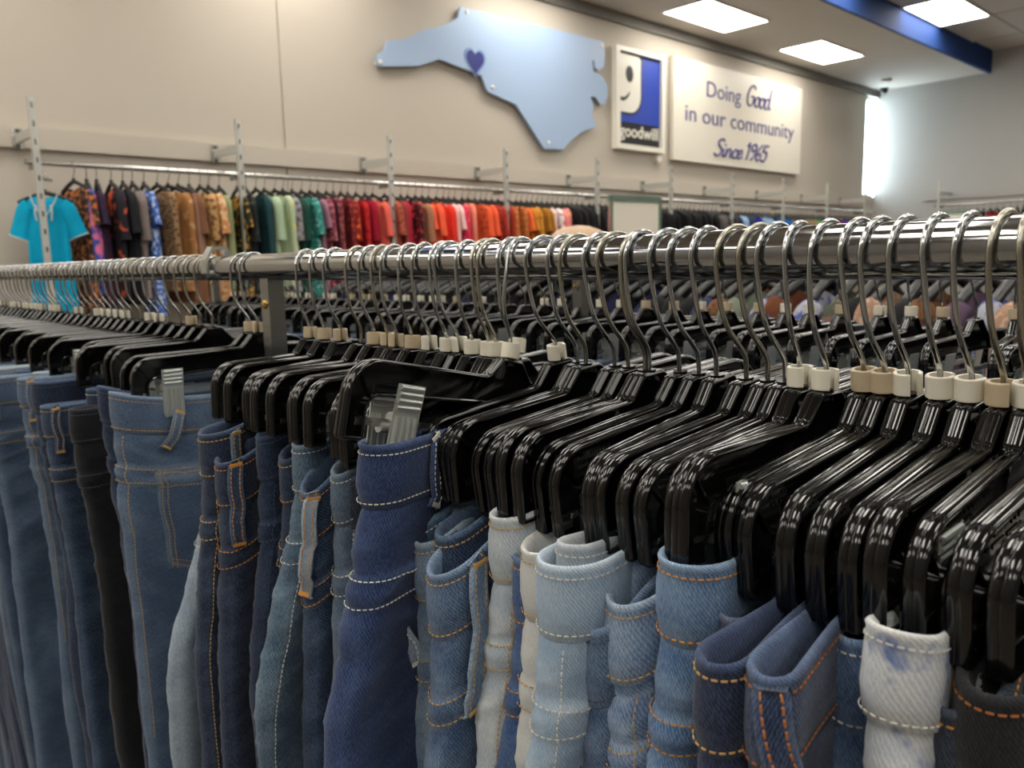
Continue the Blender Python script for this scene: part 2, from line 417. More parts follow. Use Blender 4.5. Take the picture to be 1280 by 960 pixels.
a = Acc(); a.prism(heart(4.88, 1.775+EYE, .125), WY-.060, WY-.0551); h1 = add('heart', a.mesh('heart', M['heart2'], False), st); h1['label'] = 'navy heart with a paler rim'
a = Acc(); a.prism(heart(4.88, 1.775+EYE, .10), WY-.064, WY-.0601); add('heart_fill', a.mesh('heart_fill', M['heart'], False), h1)
for x, z in ((4.80, 2.17), (6.60, 2.17), (3.87, 1.62), (5.08, 1.58), (5.80, 1.15)):
    a = Acc(); a.tube([(x, WY-.0, z+EYE), (x, WY-.062, z+EYE), (x, WY-.066, z+EYE)], [.017, .017, .012], 12); add('standoff', a.mesh('standoff', M['white'], auto=40), st)
# framed logo
lg = empty('logo_sign', (0, 0, 0), 'white-framed blue sign with a white half face and wordmark', 'wall sign')
z = lambda v: v+EYE
FX0, FX1, FZ0, FZ1 = 6.825, 7.675, 1.18, 2.225
a = Acc()
for lo, hi in (((FX0, z(FZ0)), (FX1, z(FZ0)+.055)), ((FX0, z(FZ1)-.045), (FX1, z(FZ1))), ((FX0, z(FZ0)+.055), (FX0+.06, z(FZ1)-.045)), ((FX1-.06, z(FZ0)+.055), (FX1, z(FZ1)-.045))):
    a.box((lo[0], WY-.07, lo[1]), (hi[0], WY, hi[1]))
add('frame', a.mesh('frame', M['white'], False), lg)
LX0, LX1, LZ0, LZ1 = FX0+.06, FX1-.06, z(FZ0)+.055, z(FZ1)-.045
add('panel', boxes('panel', M['logoblack'], ((LX0, WY-.03, LZ0), (LX1, WY-.001, LZ1))), lg)
add('blue_field', boxes('blue_field', M['logoblue'], ((LX0, WY-.034, LZ0+.235), (LX1, WY-.0301, LZ1-.012))), lg)
fw, fb = .385, .335
face = rr([(LX0, LZ1-.012), (LX0+fw+.02, LZ1-.012), (LX0+fw+.02, LZ0+fb-.02), (LX0, LZ0+fb-.02)], [0, 0, .24, 0], 12)
a = Acc(); a.prism(face, WY-.038, WY-.0341); add('face_border', a.mesh('face_border', M['logoblack'], False), lg)
face = rr([(LX0, LZ1-.02), (LX0+fw-.005, LZ1-.02), (LX0+fw-.005, LZ0+fb), (LX0, LZ0+fb)], [0, .05, .22, 0], 12)
a = Acc(); a.prism(face, WY-.042, WY-.0381); fo = add('face', a.mesh('face', M['white'], False), lg)
t = np.linspace(0, 2*PI, 24, endpoint=False)
a = Acc(); a.prism(np.stack([LX0+.185+.062*np.cos(t), LZ1-.215+.085*np.sin(t)], 1), WY-.045, WY-.0421); add('eye', a.mesh('eye', M['logoblack'], False), fo)
up = catmull([(LX0, LZ0+.495), (LX0+.08, LZ0+.482), (LX0+.14, LZ0+.51), (LX0+.19, LZ0+.555)], 6); lo = catmull([(LX0+.18, LZ0+.515), (LX0+.13, LZ0+.468), (LX0+.07, LZ0+.445), (LX0, LZ0+.455)], 6)
a = Acc(); a.prism(np.concatenate([up, lo]), WY-.045, WY-.0421); add('smile', a.mesh('smile', M['logoblack'], False), fo)
for me_ in text_mesh('goodwill', LX0+.03, LX1-.03, LZ0+.085, .13, .004, M['white'], WY-.0301, bold=.012): add('letter', me_, lg)
a = Acc(); a.tube([(7.6, WY-.001, z(1.13)), (7.6, WY-.05, z(1.13))], .045, 14); add('mount', a.mesh('mount', M['white'], auto=40), lg)
# slogan sign
sg = empty('slogan_sign', (0, 0, 0), 'large white sign lettered in purple about doing good in the community', 'wall sign')
add('board', boxes('board', M['signw'], ((7.83, WY-.07, z(1.13)), (10.81, WY-.012, z(2.27)))), sg)
SY = WY-.0701
for me_ in text_mesh('Doing', 8.49, 9.24, z(1.90), .185, .004, M['ink'], SY): add('letter', me_, sg)
for me_ in text_mesh('in our community', 8.06, 10.60, z(1.585), .19, .004, M['ink'], SY): add('letter', me_, sg)
def script(strokes, x0, zb, s, slant=.28, sx=1.0):
    out = []
    for st_ in strokes:
        a = Acc(); P = catmull(st_, 6); P = np.stack([x0+(P[:, 0]+slant*P[:, 1])*s*sx, np.full(len(P), SY-.004), zb+P[:, 1]*s], 1)
        a.tube(P, .0125, 6); out.append(a.mesh('letter', M['ink']))
    return out
G = [(.62,.85),(.45,1.0),(.2,.92),(.03,.55),(.08,.15),(.3,0),(.52,.12),(.58,.45),(.34,.45)]
def o_(x): return [(x+.2,.5),(x+.04,.35),(x+.05,.08),(x+.2,0),(x+.36,.15),(x+.36,.4),(x+.2,.5),(x+.35,.47),(x+.5,.42)]
def d_(x): return [(x+.36,.45),(x+.15,.5),(x+.02,.25),(x+.1,0),(x+.3,.08),(x+.38,.4),(x+.42,1.02),(x+.38,.3),(x+.42,.04),(x+.55,.08)]
for me_ in script([G, o_(.68), o_(1.12), d_(1.56)], 9.36, z(1.90), .25, .25, 1.12): add('letter', me_, sg)
S = [(.5,.9),(.35,1.0),(.15,.88),(.18,.65),(.42,.42),(.4,.12),(.2,0),(.02,.12)]
i_ = lambda x: [(x,.45),(x+.02,.05),(x+.12,0),(x+.2,.15)]
n_ = lambda x: [(x,.48),(x+.02,0),(x+.05,.3),(x+.2,.5),(x+.3,.35),(x+.3,.05),(x+.42,.06)]
c_ = lambda x: [(x+.34,.42),(x+.18,.5),(x+.02,.25),(x+.12,0),(x+.34,.08)]
e_ = lambda x: [(x+.05,.2),(x+.3,.32),(x+.25,.5),(x+.08,.42),(x+.04,.12),(x+.18,0),(x+.38,.14)]
one = [(0,.8),(.12,1.0),(.12,0)]
nine = lambda x: [(x+.36,.85),(x+.2,1),(x+.04,.8),(x+.14,.55),(x+.34,.7),(x+.37,.9),(x+.33,.3),(x+.15,0)]
six = lambda x: [(x+.34,1),(x+.1,.65),(x+.04,.2),(x+.18,0),(x+.36,.2),(x+.28,.45),(x+.08,.35)]
five = lambda x: [(x+.1,.98),(x+.06,.6),(x+.25,.62),(x+.36,.35),(x+.25,.03),(x+.02,.06)]
for me_ in script([S, i_(.58), [(.62,.66),(.63,.70)], n_(.78), c_(1.2), e_(1.54), [(q+2.15, v) for q, v in one], nine(2.42), six(2.86), five(3.28), [(3.38,.98),(3.66,1.0)]], 8.64, z(1.235), .205, .28, 1.62): add('letter', me_, sg)

# ---------------------------------------------------------------- trouser hanger meshes
def hanger_body(Lh):
    half = [(.012, 0, .006), (.027, -.0165, .010), (Lh, -.0195, .027), (Lh, -.0775, .0035), (Lh-.0195, -.0775, .003), (Lh-.0195, -.0465, .010), (.032, -.0405, .03)]
    poly = [(u, v) for u, v, r in half]+[(-u, v) for u, v, r in half[::-1]]
    rad = [r for _, _, r in half]+[r for _, _, r in half[::-1]]
    C = rr(poly, rad, 7); n = len(C)
    T = np.roll(C, -1, 0)-np.roll(C, 1, 0); T /= np.linalg.norm(T, axis=1)[:, None]
    Nn = np.stack([T[:, 1], -T[:, 0]], 1)
    if ((C-C.mean(0))*Nn).sum() < 0: Nn = -Nn
    prof = [(-.0032, -.0052), (-.0022, -.0056), (-.0012, -.0052), (-.0005, -.0043), (-.0001, -.0030), (0, -.0012), (-.0001, -.0006), (-.00055, -.0002), (-.00055, .0002), (-.0001, .0006), (0, .0012), (-.0001, .0030), (-.0005, .0043), (-.0012, .0052), (-.0022, .0056), (-.0032, .0052)]
    V = np.zeros((n, len(prof), 3))
    for j, (o, y) in enumerate(prof): V[:, j, 0] = C[:, 0]+Nn[:, 0]*o; V[:, j, 2] = C[:, 1]+Nn[:, 1]*o; V[:, j, 1] = y
    a = Acc(); a.grid(V, wrap_u=True, wrap_v=True)
    Ci = C-Nn*.001
    a.prism(Ci, -.0014, .0014)
    for s in (-1, 1):
        a.bar((s*(Lh-.0105), 0, -.0300), (s*(Lh-.0215), 0, -.0465), .0078, .0013)
        a.bar((s*.034, 0, -.018), (s*.046, 0, -.041), .0078, .0013)
        a.bar((s*(Lh-.0195), 0, -.0605), (s*(Lh-.001), 0, -.0605), .0086, .0014)
        for yy in (-.00165, .00165):            # worn raised maker's lines on the web
            for row in (0, 1):
                q = np.random.default_rng(row).random(26)
                for k in range(26 if row == 0 else 17):
                    if q[k] < .2: continue
                    x = s*(Lh-.026) - (.0023*k if s > 0 else -.0023*k)
                    a.box((x-.0007, yy-.0004, -.0275-.0045*row-.0018*q[k]), (x+.0007, yy+.0004, -.0272-.0045*row+.0003))
    a.tube([(0, 0, -.006), (0, 0, .001)], .0052, 12)
    return a.mesh('hanger_body', M['black'], auto=42)
NECK = -.0835
BODY = {'n': hanger_body(.140), 'w': hanger_body(.163)}
def hook_me(k):
    c = -.0014; R = .0198
    pts = [(0, -.086), (0, -.074), (-.0014, -.067), (-.0072, -.058), (-.0142, -.048), (-.0182, -.037), (-.0197, -.022)]
    for th in np.linspace(180, -32, 20): pts.append((R*math.cos(math.radians(th)), c+R*math.sin(math.radians(th))))
    pts = catmull(pts, 2)
    P = np.stack([pts[:, 0], 0.0012*np.sin(pts[:, 1]*60+k), pts[:, 1]], 1)
    r = np.full(len(P), .00172); r[-1] = .001
    return Acc().tube(P, r, 8).mesh('hook', M['wire'], auto=60)
HOOK = [hook_me(k) for k in range(3)]
def ring_me():
    th = np.radians(np.linspace(-68, 248, 23)); ro, ri, h = .0080, .0058, .0128
    prof = [(ri, 0), (ro-.0005, 0), (ro, .0005), (ro, h-.0005), (ro-.0005, h), (ri, h)]
    V = np.array([[(r*math.cos(t), r*math.sin(t), zz) for r, zz in prof] for t in th])
    a = Acc(); a.grid(V, wrap_u=True); m = len(prof); o = 22*m
    a.F.append(np.array([range(m)])); a.F.append(np.array([range(m)[::-1]])+o)
    return a.mesh('size_ring', M['ringw'], auto=35)
RING = ring_me()
def bar_me(Lh):
    a = Acc(); a.box((-Lh+.012, -.0015, -.0665), (Lh-.012, .0015, -.0605)); a.box((-Lh+.012, -.0022, -.0645), (Lh-.012, .0022, -.0628)); return a.mesh('clip_bar', M['chrome2'], False)
BAR = {'n': bar_me(.140), 'w': bar_me(.163)}
def jaw_me(s):
    """one sprung jaw of a clip; s=-1 faces the aisle"""
    a = Acc(); wv = .0125
    prof = [(.0155, -.034), (.0148, -.045), (.0132, -.056), (.0126, -.064), (.0120, -.078), (.0112, -.092)]
    V = []
    for y, zz in prof: V.append([(-wv, s*y, zz), (wv, s*y, zz), (wv, s*(y-.0011), zz), (-wv, s*(y-.0011), zz)])
    a.grid(np.array(V), wrap_u=True, flip=s < 0)
    for k in range(4):
        zz = -.0365-.0048*k; yy = s*(.0155-.0007*k); a.tube([(-.0105, yy, zz), (.0105, yy, zz)], .0019, 8)
    for k in range(4):
        x = -.0085+.0057*k; a.tube([(x, s*.0132, -.0575), (x, s*.0116, -.091)], .0019, 8)
    return a.mesh('jaw', M['zinc'], auto=30)
JAW = [jaw_me(-1), jaw_me(1)]
_a = Acc(); _a.tube([(-.013, 0, -.0665), (.013, 0, -.0665)], .0042, 10); _a.tube([(-.004, 0, -.060), (.004, 0, -.060)], .0052, 10)
CLIP = _a.mesh('clip', M['zinc'], auto=40)
_a = Acc(); _a.tube([(-.013, 0, -.0665), (.013, 0, -.0665)], .0042, 8)
_a.bar((0, -.0098, -.036), (0, -.003, -.086), .025, .0012, (1, 0, 0)); _a.bar((0, .0098, -.036), (0, .003, -.086), .025, .0012, (1, 0, 0))
CLIPS = _a.mesh('clip', M['zinc'], auto=40)

def hanger(x, y, zr, yaw, roll, kind, ring, label, group, near=True, clip_x=.095):
    t = empty('trouser_hanger', (x, y, zr), label, 'hanger', group, (0, math.radians(roll), math.radians(yaw)))
    Lh = .163 if kind == 'w' else .140
    add('hanger_body', BODY[kind], t, (0, 0, NECK))
    hk = add('hook', HOOK[rng.integers(3)], t)
    if rng.random() < .25: hk.material_slots[0].link = 'OBJECT'; hk.material_slots[0].material = M['wire_dull']
    if ring:
        r = add('size_ring', RING, t, (0, 0, NECK+.0005), (0, 0, math.radians(rng.uniform(-40, 40))), M['ringb'] if ring == 'b' else M['ringw'])
        if ring == 't': r.location.z += .004; r.rotation_euler = (math.radians(10), math.radians(14), .9)
        r['label'] = 'beige size ring' if ring == 'b' else 'white size ring'
    add('clip_bar', BAR[kind], t, (0, 0, NECK))
    for s in (-1, 1):
        cx = s*(clip_x+rng.uniform(-.012, .004)+Lh-.140)
        if near and s < 0:
            c = add('clip', CLIP, t, (cx, 0, NECK)); add('jaw', JAW[0], c); add('jaw', JAW[1], c)
        else: add('clip', CLIPS, t, (cx, 0, NECK))
    return t

# ---------------------------------------------------------------- jeans
DASH = np.array([(-.5,-.5,0),(-.5,.5,0),(-.3,-.5,1),(-.3,.5,1),(.3,-.5,1),(.3,.5,1),(.5,-.5,0),(.5,.5,0)])
DF = np.array([(0,1,3,2),(2,3,5,4),(4,5,7,6),(0,2,4,6),(1,7,5,3)])
def stitches(acc, P, Nrm, step=.0043, ln=.0031, wd=.00085, ht=.0006):
    """raised thread dashes along a polyline lying on cloth"""
    P = np.asarray(P); d = np.r_[0, np.cumsum(np.linalg.norm(np.diff(P, axis=0), axis=1))]
    if d[-1] < step: return
    s = np.arange(step/2, d[-1], step)
    C = np.stack([np.interp(s, d, P[:, k]) for k in range(3)], 1); Nn = np.stack([np.interp(s, d, Nrm[:, k]) for k in range(3)], 1)
    Q = np.stack([np.interp(s+.001, d, P[:, k]) for k in range(3)], 1)-np.stack([np.interp(s-.001, d, P[:, k]) for k in range(3)], 1)
    Q /= np.linalg.norm(Q, axis=1)[:, None]+1e-9; Nn /= np.linalg.norm(Nn, axis=1)[:, None]+1e-9
    B = np.cross(Nn, Q)
    V = C[:, None]+DASH[None, :, :1]*ln*Q[:, None]+DASH[None, :, 1:2]*wd*B[:, None]+(DASH[None, :, 2:3]*ht+.0001)*Nn[:, None]
    k = len(s); F = (np.arange(k)[:, None, None]*8+DF[None]).reshape(-1, 4)
    acc.add(V, F)

class Cloth:
    """surface of one hanging pair: a = distance round the loop from the aisle end (+ towards the lens side), z = depth below the rim"""
    def __init__(s, w=.165, t=.02, t2=.022, hip=.035, tm=.004, sway=0.0, drift=0.0, bulge=.006, seams=(.045, .086, .106), wr=.0012, seed=0, pinch=0.0, droop=0.0, lean=0.0):
        s.__dict__.update(locals()); r = np.random.default_rng(seed)
        s.nodes = [-.01, .004, seams[0]]+list(seams[1:])+[.17, .26, .38, .55, .8, 1.2]
        s.k = np.stack([r.uniform(20, 95, 7), np.r_[r.uniform(8, 30, 4), r.uniform(50, 120, 3)]], 1)*r.choice([-1, 1], (7, 2)); s.ph = r.uniform(0, 6.28, 7); s.am = r.uniform(.4, 1, 7)*np.r_[1, 1, 1, 1, .45, .45, .45]; s.nodes = [q+(r.normal(0, .012) if q > .12 and q < 1 else 0) for q in s.nodes]
        s.bw = r.uniform(.6, 1.3, len(s.nodes)); s.p2 = r.uniform(0, 6.28, 3)
    def half(s, z):
        ph = np.interp(z, s.nodes, np.arange(len(s.nodes)))
        amp = np.interp(z, s.nodes, s.bw)*np.interp(z, [0, .14, .3, 1], [1, .9, .2, .1])
        b = .45*s.bulge*amp*np.abs(np.sin(PI*ph))**.9
        W = s.w+s.hip*sstep(z, .02, .27)-.45*s.hip*sstep(z, .45, 1.0)+b-.5*s.bulge
        R = (s.t+(s.t2-s.t)*sstep(z, .02, .2))/2*(1-s.pinch*np.exp(-((z-.03)/.03)**2))+.25*b
        return W, R
    def __call__(s, a, z):
        a, z = np.broadcast_arrays(np.asarray(a, float), np.asarray(z, float))
        W, R = s.half(z); q = np.abs(a); sg = np.where(a >= 0, -1., 1.)
        el = 1.25                                       # slightly elongated nose
        ph = np.clip(q/(R*PI/2*1.1), 0, 1)*PI/2
        tip = q < R*PI/2*1.1
        d = q-R*PI/2*1.1
        x = np.where(tip, -W+R*el*(1-np.cos(ph)), -W+R*el+d)
        mid = s.tm+.006*sstep(z, .05, .3)
        y = np.where(tip, R*np.sin(ph), mid+(R-mid)*np.exp(-(np.maximum(d, 0)/.045)**1.5))*sg
        u = np.clip((-x-.07)/.1, 0, 2)
        y = y+s.sway*u*u*(1-sstep(z, .0, .25)*.6)+s.drift*sstep(z, .03, .2)+.006*np.sin(z*9+s.p2[0])*sstep(z, .2, .5)
        x = x+s.lean*z
        n = sum(am*np.sin(k[0]*q*sg+k[1]*z+p) for k, p, am in zip(s.k, s.ph, s.am))
        amp = s.wr*(.25+.75*sstep(z, .04, .12))*np.interp(z, [0, .2, 1], [1, 1.2, 1.8])
        y = y+n*amp*np.where(tip, np.sin(ph), 1)*sg; x = x-n*amp*np.where(tip, np.cos(ph), 0)*.8
        rd = sum(am*(1-np.abs(np.sin(k[0]*.5*q*sg+k[1]*1.1*z+p)))**4 for k, p, am in zip(s.k[3:], s.ph[3:], s.am[:4]))
        ra = s.wr*1.3*sstep(z, .03, .09)*np.interp(z, [0, .2, .4, 1], [1, 1, .5, .2])
        y = y+rd*ra*np.where(tip, np.sin(ph), 1)*sg; x = x-rd*ra*np.where(tip, np.cos(ph), 0)
        s.rd = rd
        # flat-felled double seam stands a little proud
        e = .0009*(sstep(z, s.seams[1]-.002, s.seams[1])-sstep(z, s.seams[2], s.seams[2]+.002))
        y = y+e*sg*np.where(tip, np.sin(ph), 1); x = x-e*np.where(tip, np.cos(ph), 0)
        un = np.clip((-x-.07)/(np.maximum(W, .12)-.07), 0, 1.15)
        zz = -z-s.droop*un*un*(1-.6*sstep(z, .05, .3))
        return np.stack([x, y, zz], -1)
    def inner(s, z, g=.0):
        W, R = s.half(z); return R*PI/2*1.1+(W-R*1.25-g)
    def nrm(s, a, z):
        e = 5e-4; t1 = s(a+e, z)-s(a-e, z); t2 = s(a, z+e)-s(a, z-e)
        n = np.cross(t1, t2); n /= np.linalg.norm(n, axis=-1)[..., None]+1e-12
        out = np.zeros_like(n); out[..., 0] = -np.maximum(0, 1-np.abs(a)/.02); out[..., 1] = -np.sign(a)
        f = np.sign((n*out).sum(-1)); f = np.where(f == 0, 1, f)
        return n*f[..., None]

def cols(n):
    t = np.linspace(-1, 1, n); return t
def amap(t, Lh):
    q = np.abs(t); near = .09
    return np.sign(t)*np.where(q < .55, q/.55*near, near+(q-.55)/.45*(Lh-near))

def body_mesh(cl, n=61, far_n=19, L=1.0, hi=True):
    a = Acc()
    zs = np.r_[np.arange(.012, .15, .003), np.arange(.15, .34, .006), np.arange(.34, .6, .02), np.linspace(.6, L, 10)] if hi else np.r_[np.arange(.012, .2, .012), np.linspace(.2, .4, 8), np.linspace(.45, L, 7)]
    gap = .014*sstep(zs, .27, .5)
    t = cols(n); Lh = cl.inner(zs, 0)-gap
    A = amap(t[None], Lh[:, None]); Z = np.broadcast_to(zs[:, None], A.shape)
    V = cl(A, Z)
    ph = np.interp(Z, cl.nodes, np.arange(len(cl.nodes)))
    edge = np.exp(-(np.abs(A)/.02)**2)
    wear = .16*np.abs(np.sin(PI*ph))**2*edge*np.interp(Z, [0, .2, .3], [1, 1, .3])+.10*edge*sstep(Z, .1, .3)
    for sm in cl.seams: wear = wear+.35*np.exp(-((Z-sm)/.0022)**2)
    wear = wear+.22*np.exp(-((np.abs(A)-.012)/.003)**2)*sstep(Z, cl.seams[2], cl.seams[2]+.02)*(A > 0)
    cl(A, Z); wear = wear+.16*np.clip(cl.rd, 0, 1.5)*np.interp(Z, [0, .2, .4, 1], [1, 1, .6, .3])
    a.grid(V, wrap_u=True, uv=np.stack([A, -Z], -1), wear=wear, flip=True)
    # far half
    far = cl.far; zs2 = zs[::3]; t = cols(far_n); Lh = far.inner(zs2, 0)-.014*sstep(zs2, .27, .5)
    A = amap(t[None], Lh[:, None]); Z = np.broadcast_to(zs2[:, None], A.shape); V = far(A, Z); V[..., 0] *= -1
    a.grid(V, wrap_u=True, uv=np.stack([A+.5, -Z], -1), wear=np.zeros(A.shape), flip=False)
    return a
def band_rows(cl, far, z, n, fn):
    Lh = cl.inner(np.array([z]), 0)[0]; A = amap(cols(n), Lh); P1 = cl(A, np.full(n, z))
    Lf = far.inner(np.array([z]), 0)[0]; B = amap(cols(fn), Lf)[::-1]; P2 = far(B, np.full(fn, z)); P2[:, 0] *= -1
    # tie the two halves where they meet
    P2 = P2[1:-1]
    return np.concatenate([P1, P2]), np.concatenate([A, np.linspace(Lh, 2*Lf+Lh, len(P2))])
def offset_row(P, o):
    T = np.roll(P, -1, 0)-np.roll(P, 1, 0); T[:, 2] = 0; T /= np.linalg.norm(T, axis=1)[:, None]+1e-9
    Nn = np.stack([T[:, 1], -T[:, 0], np.zeros(len(T))], 1)
    c = P.mean(0)
    i = np.argmin(P[:, 0])
    if Nn[i, 0] > 0: Nn = -Nn
    return P+Nn*o
def band_mesh(cl, mat, h=.045, n=61, fn=17):
    prof = [(h+.001, .0004), (h, .0016), (h*.66, .0019), (h*.33, .0019), (.0045, .0022), (.0020, .0021), (.0005, .0012), (-.0003, -.0002), (.0008, -.0014), (.0030, -.0026), (h*.5, -.0026), (h*.95, -.0024)]
    R = []; U = []; W = []
    for zz, o in prof:
        P, A = band_rows(cl, cl.far, zz, n, fn); R.append(offset_row(P, o)); U.append(np.stack([A, np.full(len(A), -zz if o > 0 else zz)], 1))
        W.append(np.full(len(A), .6 if zz < .0032 else (.35 if zz > h-.002 else .05))*(1 if True else 0))
    a = Acc(); a.grid(np.array(R), wrap_u=True, uv=np.array(U), wear=np.array(W), flip=True)
    return a.mesh('waistband', mat)
def strip(acc, cl, path, width, off=.0028, bulge=0.0, thick=.0018, z_bias=0.0):
    """cloth strip lying on the surface along path [(a, z)...]"""
    P = catmull(path, 5); m = len(P); s = np.linspace(0, 1, m)
    d = np.gradient(P, axis=0); d /= np.linalg.norm(d, axis=1)[:, None]; side = np.stack([-d[:, 1], d[:, 0]], 1)
    us = np.array([-.5, -.42, -.15, .15, .42, .5]); lift = np.array([-.0008, .0003, 0, 0, .0003, -.0008])
    C = cl(P[:, 0], P[:, 1]); Nn = cl.nrm(P[:, 0], P[:, 1]); Tn = np.gradient(C, axis=0); Tn /= np.linalg.norm(Tn, axis=1)[:, None]
    S = np.cross(Nn, Tn)
    o = off+bulge*np.sin(PI*s)**.7
    top = C[:, None]+S[:, None]*(us[None, :, None]*width)+Nn[:, None]*(o[:, None]+lift[None])[..., None]
    bot = C[:, None]+S[:, None]*(us[None, ::-1, None]*width)+Nn[:, None]*(o[:, None]-thick+lift[None, ::-1])[..., None]
    V = np.concatenate([top, bot], 1)
    uv = np.stack(np.broadcast_arrays(np.r_[us, us[::-1]][None]*width, P[:, 1:2]), -1)
    wear = np.broadcast_to(np.r_[.45, .4, .05, .05, .4, .45, .4, .2, .1, .1, .2, .4][None], (m, 12))
    acc.grid(V, wrap_u=True, uv=uv, wear=wear, flip=False)
    k = acc.n-m*12; acc.F.append(np.array([range(12)])+k); acc.F.append(np.array([range(12)[::-1]])+k+(m-1)*12)
    return [(C+S*(u*width)+Nn*(o[:, None]+.0001), Nn) for u in (-.28, .28)], (C+Nn*o[:, None], S, Nn, Tn)

GENERIC = []
def jeans(x, y, zr, yaw, roll, ztop, mat, thread, label, group=None, hi=True, loops=(), pocket=None, extra=None, band=.045, loop_mat=None, **kw):
    """ztop is the rim height under the rail axis"""
    cl = Cloth(**kw); fk = dict(kw); fk['seed'] = kw.get('seed', 0)+500; fk['w'] = .165; fk['sway'] = 0; fk['droop'] = 0; cl.far = Cloth(**fk)
    c, s = math.cos(math.radians(yaw)), math.sin(math.radians(yaw))
    t = empty('jeans', (x, y, zr), label, 'jeans', group, (0, math.radians(roll), math.radians(yaw)))
    off = (0, 0, ztop)
    lp = body_mesh(cl).mesh('denim_body', mat); add('denim_body', lp, t, off)
    add('waistband', band_mesh(cl, mat, band), t, off)
    st = Acc(); A = np.linspace(-.05, .15, 120)
    for zz, of in ((.0075, .0021), (band-.004, .0021), (cl.seams[1]+.002, .0010), (cl.seams[2]-.002, .0010)):
        stitches(st, cl(A, np.full(120, zz))+cl.nrm(A, np.full(120, zz))*of, cl.nrm(A, np.full(120, zz)))
    Z = np.linspace(band+.005, .42, 120)
    if kw.get('seed', 0) % 2 == 0:
        stitches(st, cl(np.full(120, .014), Z)+cl.nrm(np.full(120, .014), Z)*.0006, cl.nrm(np.full(120, .014), Z))
    for lpd in loops:
        a0, z0, z1, wd, bu, ln = lpd
        ac = Acc(); lines, (C, S, Nn, Tn) = strip(ac, cl, [(a0, z0), (a0+ln*.3, z0+(z1-z0)*.3), (a0+ln*.7, z0+(z1-z0)*.7), (a0+ln, z1)], wd, .0042, bu)
        lo = add('belt_loop', ac.mesh('belt_loop', loop_mat or mat), t, off)
        sa = Acc()
        for P, Nl in lines: stitches(sa, P, Nl)
        add('stitching', sa.mesh('stitching', thread, False), lo)
        tk = Acc()
        for k in (1, -2):
            for q in np.linspace(-.4, .4, 12): stitches(tk, np.array([C[k]+S[k]*wd*q-Tn[k]*.0022, C[k]+S[k]*wd*q+Tn[k]*.0022])+Nn[k]*.0002, np.array([Nn[k], Nn[k]]), step=.0043, ln=.0040, wd=.0009)
        if tk.n: add('bar_tack', tk.mesh('bar_tack', M['t_orange'] if thread is M['t_orange'] else thread, False), lo)
    if pocket:
        a0, z0, pw, phh = pocket
        ac = Acc(); us = np.linspace(-.5, .5, 13); vs = np.linspace(0, 1, 15)
        Uu, Vv = np.meshgrid(us, vs); aa = a0+Uu*pw*(1-.12*Vv); zz = z0+Vv*phh*(1-.28*np.abs(Uu)*2*(Vv > .99)*0)+phh*.16*(1-np.abs(Uu)*2)*Vv+.0
        N_ = cl.nrm(aa, zz); rim = np.maximum(np.abs(Uu)*2, np.maximum(Vv, 1-Vv)*1.0)
        Vt = cl(aa, zz)+N_*(.0024-.002*(np.maximum(np.abs(Uu)*2, np.abs(Vv*2-1)) > .995))[..., None]
        we = .5*((np.abs(Uu) > .44) | (Vv > .93) | (Vv < .10))
        ac.grid(Vt, uv=np.stack([aa, -zz], -1), wear=we, flip=True)
        po = add('back_pocket', ac.mesh('back_pocket', mat), t, off); sa = Acc()
        def path(us_, vs_):
            aa = a0+us_*pw*(1-.12*vs_); zz = z0+vs_*phh+phh*.16*(1-np.abs(us_)*2)*vs_
            n_ = cl.nrm(aa, zz); stitches(sa, cl(aa, zz)+n_*.0026, n_)
        k = np.linspace(0, 1, 60)
        for vv in (.03, .16): path(np.linspace(-.5, .5, 60), np.full(60, vv))
        for uu in (-.46, .46, -.40, .40): path(np.full(60, uu), k)
        for vv in (.97, .92): path(np.linspace(-.46, .46, 60), np.full(60, vv))
        add('stitching', sa.mesh('stitching', thread, False), po)
    if extra: extra(t, cl, off, mat, thread)
    if st.n: add('stitching', st.mesh('stitching', thread, False), t, off)
    return t
M['t_orange'] = plain('thread_orange', (205, 140, 62), 0.7)
M['t_gold'] = plain('thread_gold', (198, 160, 98), 0.7)
M['t_white'] = plain('thread_white', (214, 212, 202), 0.7)
M['t_brown'] = plain('thread_brown', (168, 104, 52), 0.7)
M['t_navy'] = plain('thread_navy', (70, 84, 110), 0.7)

def D(key, *a, **k):
    M[key] = denim('denim_'+key, *a, **k); return M[key]
D('midgrey', (66, 87, 116), (132, 150, 170), .28)
D('navy', (28, 38, 60), (78, 94, 122), .2)
D('darknavy', (26, 34, 54), (84, 100, 128), .16)
D('black', (22, 23, 27), (54, 55, 60), .15)
D('paleblue', (116, 132, 150), (180, 192, 202), .35)
D('teal', (54, 76, 98), (134, 156, 172), .3)
D('dark', (32, 46, 70), (100, 122, 150), .25)
D('slate', (68, 86, 108), (134, 150, 166), .3)
D('indigo', (32, 47, 84), (86, 106, 146), .2)
D('charcoal', (32, 38, 50), (84, 94, 110), .25)
D('blue', (50, 78, 116), (134, 162, 190), .4)
D('faded', (80, 106, 138), (164, 182, 198), .5)
D('midblue', (56, 78, 112), (134, 156, 184), .5)
D('light', (158, 172, 186), (216, 220, 220), .5)
D('cobalt', (44, 70, 118), (110, 138, 176), .3)
D('white', (196, 198, 196), (222, 222, 218), .4)
D('palegrey', (150, 160, 170), (200, 206, 210), .4)
D('icy', (138, 164, 190), (198, 212, 224), .5)
D('stone', (84, 112, 152), (176, 194, 214), .6, scale=1.25)
D('sky', (66, 96, 138), (154, 180, 206), .5)
D('greynavy', (56, 66, 92), (110, 120, 142), .3)
D('inkblue', (22, 31, 54), (76, 90, 122), .3)
D('worndark', (28, 40, 68), (98, 116, 148), .45)
D('acid', (182, 190, 200), (226, 226, 222), .5, blotch=.8, scale=1.5)
